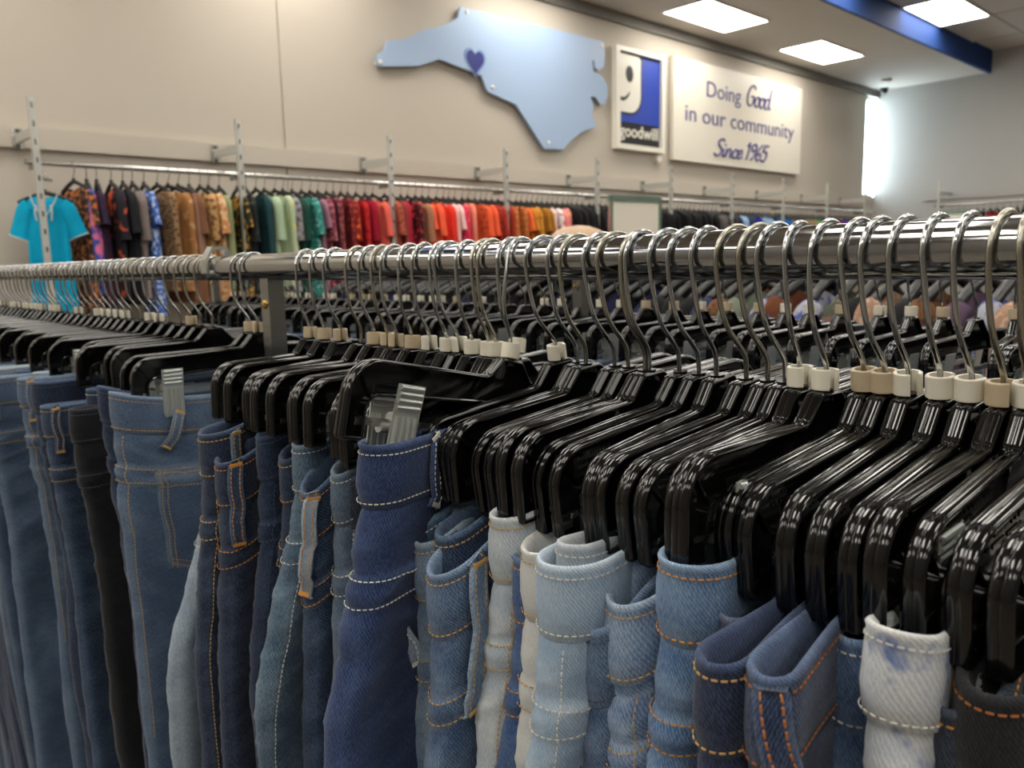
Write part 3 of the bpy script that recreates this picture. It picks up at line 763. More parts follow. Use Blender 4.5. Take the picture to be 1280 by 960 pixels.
D('dustyblue', (60, 84, 122), (128, 152, 184), .4)

# -------- hangers on the front rail (hook position along the rail, yaw, ring, size, roll)
RX = .47
HG = [(1.0094,-5.8,'b','w',0.0),(0.9839,-0.8,'b','w',0.0),(0.8456,16.0,'b','n',2.5),(0.8129,15.5,'b','n',2.5),(0.7834,16.0,'b','n',0.0),(0.7362,10.2,'','n',2.2),(0.7117,12.9,'b','n',2.5),(0.6911,15.8,'b','n',0.0),(0.6725,14.5,'b','n',2.5),(0.6438,13.2,'b','n',2.5),(0.6217,16.0,'w','n',-1.0),(0.593,11.3,'w','n',-1.0),(0.5822,1.0,'w','n',-4.8),(0.5556,12.5,'w','n',0.0),(0.5325,7.9,'w','n',0.0),(0.524,7.9,'w','n',0.0),(0.4983,2.5,'t','n',0.0),(0.4864,5.0,'w','w',14),(0.4607,-9.0,'w','n',-7.5),(0.4373,-9.0,'','n',-7.5),(0.4243,-4.0,'','n',-4.5),(0.3986,-9.0,'','n',-7.5),(0.3852,-9.0,'','n',-7.5),(0.3639,-5.8,'','n',-2.8),(0.361,-1.5,'','n',-4.0),(0.3381,-8.9,'','n',-7.5),(0.3225,-9.0,'','n',-7.5),(0.3061,-2.3,'','n',-7.5),(0.285,-9.0,'','n',-7.5),(0.269,-8.0,'','n',-7.5),(0.2565,-7.6,'','n',-7.5),(0.2407,0.5,'w','n',-2.0),(0.223,-3.6,'w','n',0.2),(0.2043,-6.8,'b','n',-7.5),(0.1929,-6.7,'b','n',-7.5),(0.1789,-2.3,'w','n',-7.5),(0.1612,-3.4,'w','n',-7.5),(0.1461,-2.9,'w','n',-7.5),(0.1294,-3.7,'b','n',-4.8),(0.1176,-2.7,'w','n',-7.0),(0.0973,-3.9,'w','n',-7.5),(0.0763,-6.7,'b','n',-7.5)]
RN = {'b': 'beige size ring', 'w': 'white size ring', 't': 'crooked white ring', '': 'no size ring'}
ZR = EYE+.002
for i, (y, yaw, ring, kind, roll) in enumerate(HG):
    hanger(RX, y, ZR, yaw, roll, kind, ring, 'black clip hanger, %s, %s hook right of the front rail joint' % (RN[ring], ordw(i+1)), 'clip hangers on the front rail')
# -------- the jeans of those hangers: hanger index, rim depth, cloth, thread, shape, label
def fold_edge(t, cl, off, mat, thread):
    """slanting bound pocket edge with two rows of stitching"""
    ac = Acc(); lines, (C, S, Nn, Tn) = strip(ac, cl, [(.004, .003), (.009, .04), (.020, .08), (.036, .135)], .016, .004, .004, .003)
    o = add('pocket_edge', ac.mesh('pocket_edge', mat), t, off); sa = Acc()
    for P, Nl in lines: stitches(sa, P, Nl, step=.0052, ln=.004, wd=.0011)
    add('stitching', sa.mesh('stitching', M['t_brown'], False), o)
def coin_seam(t, cl, off, mat, thread):
    sa = Acc(); k = np.linspace(0, 1, 60); aa = .02+.055*k**.6; zz = .05+.13*k
    n_ = cl.nrm(aa, zz); stitches(sa, cl(aa, zz)+n_*.0008, n_); aa = aa+.006; n_ = cl.nrm(aa, zz); stitches(sa, cl(aa, zz)+n_*.0008, n_)
    add('pocket_seam', sa.mesh('pocket_seam', thread, False), t, off)
to, tg, tw, tbn, tnv = (M['t_'+k] for k in ('orange', 'gold', 'white', 'brown', 'navy'))
JJ = [
 (0, 0.135, 'navy', tnv, dict(w=0.189, t=.02, hip=-.01), (), 'slim navy jeans just left of the mid-blue pair with the back pocket'),
 (1, 0.138, 'midgrey', tg, dict(w=0.188, t=.03, hip=.0, tm=.004), ((.080, .016, .062, .014, .009, -.022),), 'mid-blue jeans showing a stitched back pocket under a ribbed chrome clip'),
 (2, 0.187, 'paleblue', tw, dict(w=0.161, t=.02, hip=.07), (), 'pale grey-blue jeans half hidden behind the dark navy pair'),
 (3, 0.167, 'darknavy', tg, dict(w=0.181, t=.034, hip=.03, sway=-.004, droop=.01), ((.03, .002, .07, .012, .002, 0),), 'dark navy jeans with pale stitching and one belt loop at the fold'),
 (4, 0.184, 'darknavy', to, dict(w=0.177, t=.032, hip=.02, droop=.012), ((.016, -.001, .085, .014, .002, 0),), 'dark navy jeans with orange twin-stitched belt loop on the fold'),
 (5, 0.165, 'navy', tnv, dict(w=0.142, t=.018, hip=.03), (), 'narrow navy jeans wedged behind the teal-blue pair'),
 (6, 0.185, 'navy', tg, dict(w=0.135, t=.024, hip=.03), (), 'navy jeans with a low rim beside the teal-blue pair'),
 (8, 0.163, 'teal', tw, dict(w=0.146, t=.026, hip=.065, bulge=.008), ((.040, -.001, .07, .010, .004, 0),), 'teal-blue jeans with a flaring side and pale waist seams'),
 (9, 0.200, 'dark', to, dict(w=0.153, t=.026, hip=.02), ((.008, -.001, .095, .013, .006, -.006),), 'dark blue jeans with a long pale belt loop tacked in orange'),
 (10, 0.173, 'slate', tw, dict(w=0.139, t=.022, hip=.02, bulge=.007), (), 'slate-blue jeans between the belt-loop pair and the deep indigo pair'),
 (12, 0.168, 'charcoal', tnv, dict(w=0.126, t=.02, hip=.02), (), 'charcoal jeans mostly hidden behind the deep indigo pair'),
 (15, 0.183, 'charcoal', tw, dict(w=0.136, t=.03, hip=.0), (), 'charcoal-blue jeans with a round open rim right of the indigo pair'),
 (17, 0.125, 'indigo', tw, dict(w=0.178, t=.03, hip=.05, bulge=.011, seams=(.047, .094, .115)), ((.060, .0, .055, .011, .004, 0),), 'deep indigo jeans with white seams on the tilted black hanger'),
 (18, 0.176, 'blue', tw, dict(w=0.148, t=.028, hip=.01, bulge=.006), ((-.004, .02, .105, .016, .006, .022),), 'mid-blue jeans with a slanting pale strap across the fold'),
 (19, 0.182, 'faded', tg, dict(w=0.145, t=.03, hip=.01), ((.026, .0, .06, .012, .003, 0),), 'faded blue jeans with a short belt loop left of the drooping-loop pair'),
 (20, 0.180, 'dark', tg, dict(w=0.142, t=.026, hip=.0), (), 'dark blue jeans peeping out behind the faded blue pair'),
 (21, 0.185, 'midblue', tg, dict(w=0.165, t=.034, hip=.02, bulge=.007, sway=-.006), ((.034, -.001, .105, .016, .006, -.004),), 'mid-blue worn jeans with a fat drooping belt loop'),
 (23, 0.159, 'light', tg, dict(w=0.138, t=.026, hip=.02, bulge=.007), ((.040, .03, .14, .012, .006, .008),), 'light whiskered jeans with a long twisted belt loop'),
 (25, 0.170, 'cobalt', to, dict(w=0.138, t=.026, hip=.02), (), 'cobalt-blue jeans with orange seams beside the light whiskered pair'),
 (26, 0.160, 'white', tg, dict(w=0.143, t=.034, hip=.01, bulge=.006), (), 'off-white jeans with gold stitching behind the icy blue pair'),
 (27, 0.146, 'palegrey', tw, dict(w=0.145, t=.02, hip=.02), (), 'pale grey jeans mostly hidden by the icy blue pair'),
 (28, 0.150, 'icy', tw, dict(w=0.163, t=.040, hip=.02, bulge=.003, tm=.004, droop=.004), (), 'icy pale blue jeans with a wide smooth waist'),
 (29, 0.190, 'midblue', tnv, dict(w=0.148, t=.024, hip=.01, bulge=.004), (), 'plain mid-blue jeans hanging low between the icy and the twill pairs'),
 (30, 0.173, 'stone', tg, dict(w=0.143, t=.036, hip=.015, bulge=.007, seams=(.054, .082, .098)), (), 'stonewashed blue jeans with bold twill and a round open waist'),
 (32, 0.156, 'sky', to, dict(w=0.146, t=.036, hip=.02, bulge=.008), (), 'sky-blue jeans with a single orange stitch line under the rim'),
 (33, 0.184, 'inkblue', tnv, dict(w=0.111, t=.018, hip=.02), (), 'ink-blue jeans hidden behind two hanger ends'),
 (34, 0.163, 'greynavy', tnv, dict(w=0.135, t=.024, hip=.02), (), 'grey-navy jeans under two hanger ends beside the sky-blue pair'),
 (35, 0.154, 'inkblue', tg, dict(w=0.185, t=.022, hip=-.01, bulge=.006, droop=.0), (), 'dark ink-blue jeans whose flat rim juts far out'),
 (36, 0.153, 'worndark', tbn, dict(w=0.180, t=.020, hip=-.01, bulge=.004, tm=.006, droop=.004, sway=-.006), (), 'worn dark blue jeans with a slanting brown-stitched pocket edge'),
 (37, 0.162, 'dustyblue', tw, dict(w=0.120, t=.03, hip=.02), ((.03, .0, .06, .011, .003, 0),), 'dusty blue jeans right of the slanting pocket edge'),
 (39, 0.137, 'acid', tw, dict(w=0.147, t=.026, hip=-.005, bulge=.008, seams=(.05, .1, .115)), ((.05, -.004, .12, .010, .008, 0),), 'acid-washed white and blue jeans in the chrome clip'),
 (40, 0.174, 'charcoal', to, dict(w=0.128, t=.03, hip=.02), (), 'dark jeans with orange thread low beside the acid-washed pair'),
 (41, 0.159, 'black', tbn, dict(w=0.133, t=.03, hip=.02), (), 'black-grey jeans at the near end of the rail'),
]
ty = np.array([HG[j[0]][0] for j in JJ]); tgt = ty.copy()
for _ in range(400):                     # neighbours push each other apart below the waist
    d = tgt[:-1]-tgt[1:]; e = np.clip(.0225-d, 0, None)/2; tgt[:-1] += e*.5; tgt[1:] -= e*.5; tgt += (ty-tgt)*.01
for q, (hi_, zt, mk, th, kw, loops, lab) in enumerate(JJ):
    y, yaw, ring, kind, roll = HG[hi_]
    kw = dict(kw); kw['drift'] = float(np.clip(tgt[q]-ty[q], -.03, .03)); kw['seed'] = 11+q; kw['t2'] = min(.026, kw.get('t2', .023)); kw.setdefault('wr', .0010)
    zc = zt if roll > 5 else (.156 if zt < .176 else .166)
    if roll <= 5:
        sr = math.sin(math.radians(roll)); kw['droop'] = zt-zc; kw['lean'] = sr; kw['w'] = kw['w']-sr*zt
    jeans(RX, y, ZR, yaw, 0 if roll > 5 else roll, -zc, M[mk], th, lab, 'jeans right of the front rail joint', loops=loops,
          pocket=(.100, .088, .112, .118) if hi_ == 1 else None, loop_mat={9: M['paleblue'], 18: M['paleblue'], 21: M['faded'], 4: M['dark'], 3: M['slate']}.get(hi_), extra=fold_edge if hi_ == 36 else (coin_seam if hi_ in (7, 25) else None), **kw)
# -------- left of the joint: hangers and jeans, receding towards the back wall
LEFT = [('black', 'charcoal-black', .195), ('navy', 'navy', .165), ('dark', 'dark blue', .19), ('darknavy', 'dark navy', .21), ('navy', 'navy', .17), ('midgrey', 'mid-blue', .185), ('darknavy', 'dark navy', .195), ('paleblue', 'pale blue', .17), ('midgrey', 'mid-blue', .215), ('dark', 'dark blue', .18), ('paleblue', 'pale blue', .21), ('midgrey', 'mid-blue', .18), ('navy', 'navy', .19), ('dark', 'dark blue', .20), ('midgrey', 'mid-blue', .19), ('darknavy', 'dark navy', .20)]
yl = 1.128; k = 0; prev = []
lowres = {}
while yl < 2.55:
    k += 1
    near = yl < 1.62
    ring = ('b' if k < 6 else 'w') if rng.random() < .72 else ''
    yaw = float(rng.normal(0, 3)); kind = 'w' if k % 3 == 0 else 'n'
    hanger(RX, yl, ZR+.001, yaw, 0, kind, ring, 'black clip hanger, %s, %s hook left of the front rail joint' % (RN[ring], ordw(k)), 'clip hangers left of the rail joint', near=near)
    mk, cn, w_ = LEFT[k-1] if k <= 16 else LEFT[int(rng.integers(16))]
    lab = '%s jeans hanging on the %s hook left of the front rail joint' % (cn, ordw(k))
    if near:
        jeans(RX, yl, ZR, yaw, 0, -.160-float(rng.uniform(-.012, .02)), M[mk], (tg, tnv, tw)[k % 3], lab, 'jeans left of the front rail joint', seed=100+k, w=w_+(.02 if kind == 'w' else 0), t=.026, hip=-.012, wr=.0012,
              loops=((.02, 0, .065, .012, .003, 0),) if k in (3, 6, 9, 12) else (), extra=coin_seam if k in (4, 5, 8) else None)
    else:
        v = k % 4
        if v not in lowres:
            cl = Cloth(w=.17, t=.026, hip=.04, seed=300+v, wr=.0015); cl.far = Cloth(w=.165, seed=310+v)
            lowres[v] = (body_mesh(cl, 25, 9, hi=False).mesh('denim_body', M['navy']), band_mesh(cl, M['navy'], n=25, fn=9))
        t = empty('jeans', (RX, yl, ZR-.165), lab, 'jeans', 'jeans left of the front rail joint', (0, 0, math.radians(yaw)))
        add('denim_body', lowres[v][0], t, mat=M[mk]); add('waistband', lowres[v][1], t, mat=M[mk])
    yl += .041+float(rng.uniform(-.008, .008))

# ---------------------------------------------------------------- racks
def rack(x, ya, yb, zr, label, posts, joint=None, group=None):
    t = empty('garment_rack', (x, (ya+yb)/2, 0), label, 'garment rack', group)
    L_ = (yb-ya)/2
    spans = [(-L_, L_)] if joint is None else [(-L_, joint-t.location.y-.004), (joint-t.location.y+.004, L_)]
    for a_, b_ in spans:
        P = [(0, a_, zr), (0, a_+.002, zr)]+[(0, a_+(b_-a_)*q, zr) for q in np.linspace(.02, .98, 12)]+[(0, b_-.002, zr), (0, b_, zr)]
        add('rail', Acc().tube(P, [.0145, .0165]+[.0165]*12+[.0165, .0145], 40).mesh('rail', M['chrome'], auto=50), t)
    for yp in posts:
        y_ = yp-t.location.y
        a = Acc(); a.box((-.0105, y_-.0105, .06), (.0105, y_+.0105, zr-.014)); u = add('upright', a.mesh('upright', M['post'], False), t)
        a = Acc(); a.tube([(-.010, y_, zr-.046), (-.0125, y_, zr-.046), (-.014, y_, zr-.046)], [.0055, .0055, .003], 12); add('screw', a.mesh('screw', M['brass'], auto=40), u)
        a = Acc(); a.box((-.3, y_-.02, .03), (.3, y_+.02, .07)); add('foot_bar', a.mesh('foot_bar', M['post'], False), t)
        for s in (-.27, .27):
            a = Acc(); a.tube([(s-.012, y_, .018), (s+.012, y_, .018)], .018, 14); add('caster', a.mesh('caster', M['blackm'], auto=40), t)
    if len(posts) > 1:
        a = Acc(); a.box((-.015, posts[0]-t.location.y, .15), (.015, posts[-1]-t.location.y, .18)); add('stretcher', a.mesh('stretcher', M['post'], False), t)
    if joint is not None:
        j = joint-t.location.y
        prof = [(-.0205, -.006), (-.0205, .012), (-.010, .030), (.010, .030), (.0205, .012), (.0205, -.006), (.0172, -.006), (.0172, .010), (.008, .0255), (-.008, .0255), (-.0172, .010), (-.0172, -.006)]
        a = Acc(); a.prism([(u, v+zr) for u, v in prof], j-.009, j+.009); add('joint_bracket', a.mesh('joint_bracket', M['joint'], False), t)
    return t
rack(RX, -.62, 2.68, ZR, 'front chrome garment rack whose thick rail crosses the picture', (-.5, .94, 2.6), 1.095)
RX2, RX3 = 1.1, 1.95
rack(RX2, -.62, 2.68, ZR, 'second chrome rack of hangers just behind the front rail', (-.5, .99, 2.6))
rack(RX3, -.4, 3.2, ZR+.045, 'third chrome rack of tops behind the two hanger rails', (-.3, 1.4, 3.1))
# second rail: hangers with dark jeans
yl = .10; k = 0
while yl < 2.5:
    k += 1; ring = ('w' if rng.random() < .7 else 'b') if rng.random() < .75 else ''
    yaw = float(rng.normal(0, 4))
    hanger(RX2, yl, ZR, yaw, 0, 'w' if rng.random() < .3 else 'n', ring, 'black clip hanger on the second rail behind the front row, %s from its near end' % ordw(k), 'clip hangers on the second rail', near=False)
    if k % 1 == 0:
        v = k % 4
        if v not in lowres:
            cl = Cloth(w=.17, t=.026, hip=.04, seed=300+v, wr=.0015); cl.far = Cloth(w=.165, seed=310+v)
            lowres[v] = (body_mesh(cl, 25, 9, hi=False).mesh('denim_body', M['navy']), band_mesh(cl, M['navy'], n=25, fn=9))
        mk = ('navy', 'charcoal', 'dark', 'black', 'midgrey', 'darknavy')[int(rng.integers(6))]
        t = empty('jeans', (RX2, yl, ZR-.162), 'jeans on the second rail, %s from its near end' % ordw(k), 'jeans', 'jeans on the second rail', (0, 0, math.radians(yaw)))
        add('denim_body', lowres[v][0], t, mat=M[mk]); add('waistband', lowres[v][1], t, mat=M[mk])
    yl += .046+float(rng.uniform(-.014, .014))

# ---------------------------------------------------------------- tops on hangers
def blouse_me(seed, hw=.165, L=.68, flare=.015):
    r = np.random.default_rng(seed); m, n = 26, 40
    zs = np.r_[0, .015, .03, .045, .06, .08, .11, np.linspace(.16, L, m-7)]
    th = np.linspace(0, 2*PI, n, endpoint=False); V = np.zeros((m, n, 3)); U = np.zeros((m, n, 2))
    ph = r.uniform(0, 6, 4)
    for i, q in enumerate(zs):
        w_ = np.interp(q, [0, .02, .07, .12, L], [.075, .10, hw*.96, hw, hw+flare]); d = np.interp(q, [0, .08, .3, L], [.012, .026, .034, .03])
        c, s = np.cos(th), np.sin(th); x = w_*np.sign(c)*np.abs(c)**.8; y = d*np.sign(s)*np.abs(s)**.7
        f = .012*np.interp(q, [.05, .4], [0, 1])
        y += f*np.sin(x*55+ph[0])+f*.6*np.sin(x*90+ph[1])
        V[i] = np.stack([x, y, np.full(n, -q)-.02*(1-np.abs(c))*(q < .02)], 1); U[i] = np.stack([x, np.full(n, -q)], 1)
    a = Acc(); a.grid(V, wrap_u=True, uv=U, flip=True)
    return a.mesh('blouse', M['white'])
def sleeve_me(seed, hw=.20, ln=.24, wd=.07, out=.07):
    P = catmull([(hw*.80, 0, -.060), (hw+.005, 0, -.085), (hw+out*.6, .004, -.085-ln*.55), (hw+out, .008, -.085-ln)], 5); n = 14
    m = len(P); T = np.gradient(P, axis=0); T /= np.linalg.norm(T, axis=1)[:, None]
    th = np.linspace(0, 2*PI, n, endpoint=False); V = np.zeros((m, n, 3))
    for i in range(m):
        s_ = np.array([T[i, 2], 0, -T[i, 0]]); w_ = np.interp(i/m, [0, .2, 1], [.045, .05, wd])
        V[i] = P[i]+s_*(w_*np.cos(th))[:, None]+np.array([0, 1, 0])*(.026*np.sin(th)*(1+.3*np.sin(3*th+seed)))[:, None]
    a = Acc(); a.grid(V, wrap_u=True); return a.mesh('sleeve', M['white'])
BL = [blouse_me(1), blouse_me(2, .17, .72, .02), blouse_me(3, .155, .64, .0), blouse_me(4, .165, .80, .03)]
SL = [sleeve_me(1, .165, .24, .045, .02), sleeve_me(2, .17, .20, .055, .03), sleeve_me(3, .155, .42, .042, .015), sleeve_me(4, .165, .15, .055, .03)]
def shirt_hanger_me():
    a = Acc(); P = catmull([(-.15, 0, -.155), (-.10, 0, -.131), (-.03, 0, -.107), (0, 0, -.102), (.03, 0, -.107), (.10, 0, -.131), (.15, 0, -.155)], 3)
    a.tube(P, .012, 8); a.tube([(0, 0, -.105), (0, 0, -.08)], .011, 8); return a.mesh('shirt_hanger', M['blackm'])
SH = shirt_hanger_me()
_p = [(0, -.095), (0, -.075), (-.004, -.062), (-.016, -.042), (-.0225, -.022)]+[(.0235*math.cos(math.radians(q)), -.0045+.0235*math.sin(math.radians(q))) for q in np.linspace(180, -30, 12)]
SHK = Acc().tube([(x, 0, z_) for x, z_ in _p], .0028, 6).mesh('hook', M['wire'])
def top(x, y, zr, rz, v, mat, lab, grp, hl, hg, sleeves=True, dz=0.0):
    h = add('shirt_hanger', SH, None, (x, y, zr), (0, 0, rz)); tag(h, hl, 'hanger', hg); add('hook', SHK, h)
    o = add('blouse', BL[v], None, (x, y, zr-.128-dz), (0, 0, rz), mat); tag(o, lab, 'top', grp)
    if sleeves:
        s = add('sleeve', SL[v], o, mat=mat); s2 = add('sleeve', SL[v], o, (0, 0, 0), (0, 0, PI), mat)
    return o
CLOTH = [  # picture column, words, base, second colour, threshold, pattern scale
 (96,'deep navy',(34,36,92),None),(108,'dark orange-flowered',(52,44,42),(178,106,60),.54,38),(124,'blue and pink print',(60,80,160),(214,110,150),.55,16),(134,'dark maroon',(70,34,44),(36,34,60),.5,30),(143,'navy and mint',(42,50,110),(120,180,150),.6,18),(152,'black with orange',(38,36,44),(226,100,60),.62,14),(164,'black',(28,28,32),None),(174,'taupe grey',(128,116,112),None),(188,'blue floral',(62,98,178),(190,206,232),.56,50),(202,'leopard',(150,118,84),(84,62,44),.52,60),(212,'tan leopard',(172,146,112),(104,82,60),.55,60),(224,'caramel',(160,112,66),(196,160,116),.6,20),(236,'brown',(122,84,62),None),(248,'rose brown',(150,112,94),None),(260,'ochre print',(186,150,96),(120,70,60),.56,40),(270,'orange beige',(190,132,84),(220,190,150),.55,30),(278,'sage grey',(140,150,130),None),(284,'lime green',(138,144,104),None),(292,'cream',(226,222,196),None),(303,'black green orange print',(34,44,34),(206,150,60),.57,24),(312,'black',(30,32,34),(60,70,60),.6,20),(322,'dark teal',(34,66,72),None),(333,'pale mint striped',(186,206,172),(140,166,140),.5,160),(346,'pale sage',(184,198,166),(216,206,120),.62,20),(356,'grey floral',(150,148,150),(92,84,92),.55,40),(364,'olive brown',(98,92,66),(140,130,96),.55,40),(374,'forest green',(34,72,62),None),(382,'teal',(44,128,120),(150,200,190),.6,40),(393,'mauve',(150,108,126),None),(403,'plum paisley',(120,52,72),(180,110,110),.55,40),(412,'wine print',(110,44,58),(160,90,84),.55,40),(422,'aubergine',(72,30,52),None),(431,'burgundy',(110,34,44),(180,70,50),.58,40),(440,'flame floral',(130,30,34),(230,110,40),.57,26),(450,'red floral',(190,36,40),(90,20,30),.58,30),(461,'crimson',(150,20,44),None),(472,'coral',(220,98,84),None),(484,'rust floral',(170,86,66),(110,52,44),.55,44),(494,'rosewood',(152,62,62),None),(504,'cherry red',(176,30,54),None),(514,'dark red floral',(60,26,34),(200,60,60),.57,30),(524,'tan brown',(162,112,86),None),(533,'orange coral',(238,100,66),None),(543,'cocoa',(130,76,60),None),(551,'scarlet',(226,58,44),None),(558,'pink white striped',(230,150,150),(245,230,224),.5,120),(567,'hot pink',(224,50,88),(240,130,150),.6,24),(578,'salmon',(236,140,122),None),(588,'burnt orange',(196,84,44),(150,50,40),.58,40),(598,'orange',(232,96,58),None),(610,'brick red',(176,56,40),(130,40,34),.55,40),(622,'rust',(168,60,40),None),(634,'ginger',(178,98,52),(200,130,70),.55,40),(646,'tangerine',(238,112,60),None),(656,'amber',(204,140,52),(120,80,40),.6,24),(667,'mustard',(170,116,40),None),(678,'white red floral',(232,222,218),(206,70,84),.56,22),(692,'pink yellow print',(232,140,140),(240,200,80),.62,20),(704,'black',(26,26,28),None),(872,'black',(26,26,28),None),(884,'dark grey',(96,90,88),None),(898,'charcoal',(56,56,62),None),(914,'pale blue',(140,168,206),None),(926,'slate',(52,64,86),None),(938,'royal blue',(46,52,140),None),(949,'ice blue',(150,176,206),None),(958,'dark teal',(36,62,78),None),(969,'bright blue',(36,110,190),None),(980,'grey print',(120,118,124),(70,70,80),.55,30),(990,'slate brown',(92,84,80),None),(1002,'olive tan',(150,130,96),None),(1014,'bright green',(20,150,86),None),(1024,'dark green',(34,70,50),None),(1036,'maroon',(150,52,72),None),(1048,'purple',(88,60,140),None),(1062,'violet red',(150,50,90),None),(1078,'red',(206,44,60),None),(1100,'dark red',(150,36,50),None),(1160,'red pink',(200,70,90),None)]
def px2x(px, y=5.45): return y*math.tan(math.radians(43)+math.atan((px-640)/1011))
CX = np.array([px2x(c[0]) for c in CLOTH]); CM = {}
def cloth(c):
    k_ = c[1]+str(c[2])
    if k_ not in CM: CM[k_] = print_cloth('cloth_'+c[1].replace(' ', '_').replace('-', '_'), c[2], c[3], *(c[4:6] if c[3] else ()), stripe='striped' in c[1]) if c[3] else print_cloth('cloth_'+c[1].replace(' ', '_'), c[2])
    return CM[k_]
PX = [1.248+1.211*k for k in range(10)]
WR_Y, WR_Z = 5.40, EYE+.645
xw = 1.47; cnt = {}
hl = 'black shirt hanger holding a top on the back wall rail'
while xw < 12.6:
    if min(abs(xw-p) for p in PX) < .03: xw += .045
    i = int(np.argmin(np.abs(CX-xw))); c = CLOTH[i]
    b = max(j for j, p in enumerate(PX) if p <= xw or j == 0); cnt[b] = cnt.get(b, 0)+1
    top(xw, WR_Y, WR_Z, PI/2+float(rng.normal(0, .16)), int(rng.integers(4)), cloth(c), '%s top, %s right of the %s chrome post on the back wall' % (c[1], ordw(cnt[b]), ordw(b+1)), 'tops along the back wall rail',
        'black shirt hanger under the %s top right of the %s chrome post' % (ordw(cnt[b]), ordw(b+1)), 'shirt hangers along the back wall', sleeves=xw < 9, dz=float(rng.uniform(0, .012)))
    xw += (.070 if xw < 6.2 else .085)+float(rng.uniform(-.014, .014))
# wall display: uprights, outrigger arms, brackets and the rail
for k_, x in enumerate(PX):
    t = empty('wall_upright', (x, 5.25, 0), 'chrome display post standing before the back wall, %s from the blue kaftan end' % ordw(k_+1), 'display post', 'chrome posts along the back wall')
    a = Acc(); a.box((-.017, -.014, 0), (.017, .014, EYE+.985)); u = add('post', a.mesh('post', M['upr'], False), t)
    a = Acc()
    for q in range(9): a.box((-.006, -.0155, EYE+.985-.06-.1*q), (.006, -.014, EYE+.985-.03-.1*q))
    add('slot', a.mesh('slot', M['post'], False), u)
    a = Acc(); a.box((-.011, .014, EYE+.775), (.011, Y1-5.25-.03, EYE+.825)); add('arm', a.mesh('arm', M['upr'], False), t)
    a = Acc(); a.box((-.03, Y1-5.25-.045, EYE+.745), (.03, Y1-5.25-.03, EYE+.865)); br = add('wall_bracket', a.mesh('wall_bracket', M['chrome2'], False), t)
    for q in (.755, .85):
        a = Acc(); a.tube([(0, Y1-5.25-.045, EYE+q), (0, Y1-5.25-.052, EYE+q)], .012, 10); add('screw', a.mesh('screw', M['chrome'], auto=40), br)
    a = Acc(); a.box((-.009, .014, EYE+.60), (.009, WR_Y-5.25+.01, EYE+.628)); add('rail_bracket', a.mesh('rail_bracket', M['post'], False), t)
P = [(x, WR_Y, WR_Z) for x in np.linspace(1.22, 12.9, 40)]
tag(add('wall_rail', Acc().tube(P, .016, 16).mesh('wall_rail', M['chrome2'], auto=50)), 'long chrome hanging rail running along the back wall', 'rail')
# turquoise kaftan hung facing out at the first post
KM = print_cloth('cloth_turquoise', (0, 158, 196))
h = add('shirt_hanger', SH, None, (1.295, 5.35, EYE+.568), (0, 0, -.62)); tag(h, 'black shirt hanger holding the turquoise kaftan on the first post', 'hanger'); add('hook', SHK, h)
o = add('kaftan', blouse_me(9, .108, 1.0, .03), None, (1.295, 5.35, EYE+.455), (0, 0, -.62), KM); o.data.name = 'kaftan'; tag(o, 'turquoise kaftan with wide sleeves hung facing out at the first chrome post', 'kaftan')
ks = sleeve_me(5, .108, .16, .062, .05)
for rz in (0, PI):
    s = add('sleeve', ks, o, (0, 0, 0), (0, 0, rz), KM)
    a = Acc(); 
    P = np.array([(.158+.062*math.cos(q)*.95, .008+.028*math.sin(q), -.245+.062*math.cos(q)*.4) for q in np.linspace(0, 2*PI, 20, endpoint=False)])
    add('sleeve_trim', a.tube(P, .003, 6, closed=True).mesh('sleeve_trim', M['white']), s)
a = Acc(); a.tube(catmull([(-.075, -.02, .0), (-.05, -.036, -.06), (0, -.04, -.12), (.05, -.036, -.06), (.075, -.02, 0)], 5), .004, 6)
a.tube(catmull([(-.04, -.037, -.06), (-.045, -.045, -.1), (-.04, -.045, -.15)], 5), .0055, 6); a.tube(catmull([(.04, -.037, -.06), (.045, -.045, -.1), (.04, -.045, -.15)], 5), .0055, 6)
nt_ = add('neck_trim', a.mesh('neck_trim', M['white']), o); nt_['label'] = 'white neck trim with ties'
a = Acc(); a.box((.017, .085, EYE+.535), (.09, .1, EYE+.55)); a.box((.017, -.005, EYE+.535), (.03, .1, EYE+.55)); 
tag(add('faceout_arm', a.mesh('faceout_arm', M['chrome2'], False), None, (1.248, 5.25, 0)), 'short chrome arm on the first post carrying the turquoise kaftan', 'display arm')
# right wall display
yr = 4.35; k_ = 0; reds = [c for c in CLOTH if c[1] in ('red', 'dark red', 'maroon', 'brick red', 'cherry red', 'burgundy', 'violet red', 'orange', 'black')]
for k2, yp in enumerate((4.49, 3.28, 2.07)):
    t = empty('wall_upright', (12.9, yp, 0), 'chrome display post along the right wall, %s from the window corner' % ordw(k2+1), 'display post', 'chrome posts along the right wall')
    a = Acc(); a.box((-.014, -.017, 0), (.014, .017, EYE+1.06)); add('post', a.mesh('post', M['upr'], False), t)
    a = Acc(); a.box((.014, -.011, EYE+.86), (X1-12.9, .011, EYE+.90)); add('arm', a.mesh('arm', M['upr'], False), t)
    a = Acc(); a.box((.014, -.011, EYE+.66), (.16, .011, EYE+.69)); add('rail_bracket', a.mesh('rail_bracket', M['post'], False), t)
struct('trim_4', boxes('trim_4', M['wall2'], ((X1-.03, 1.0, EYE+.80), (X1, 4.9, EYE+.95))))
tag(add('wall_rail', Acc().tube([(13.05, y, EYE+.70) for y in np.linspace(1.9, 4.6, 14)], .016, 16).mesh('wall_rail', M['chrome2'], auto=50)), 'chrome hanging rail along the right wall', 'rail')
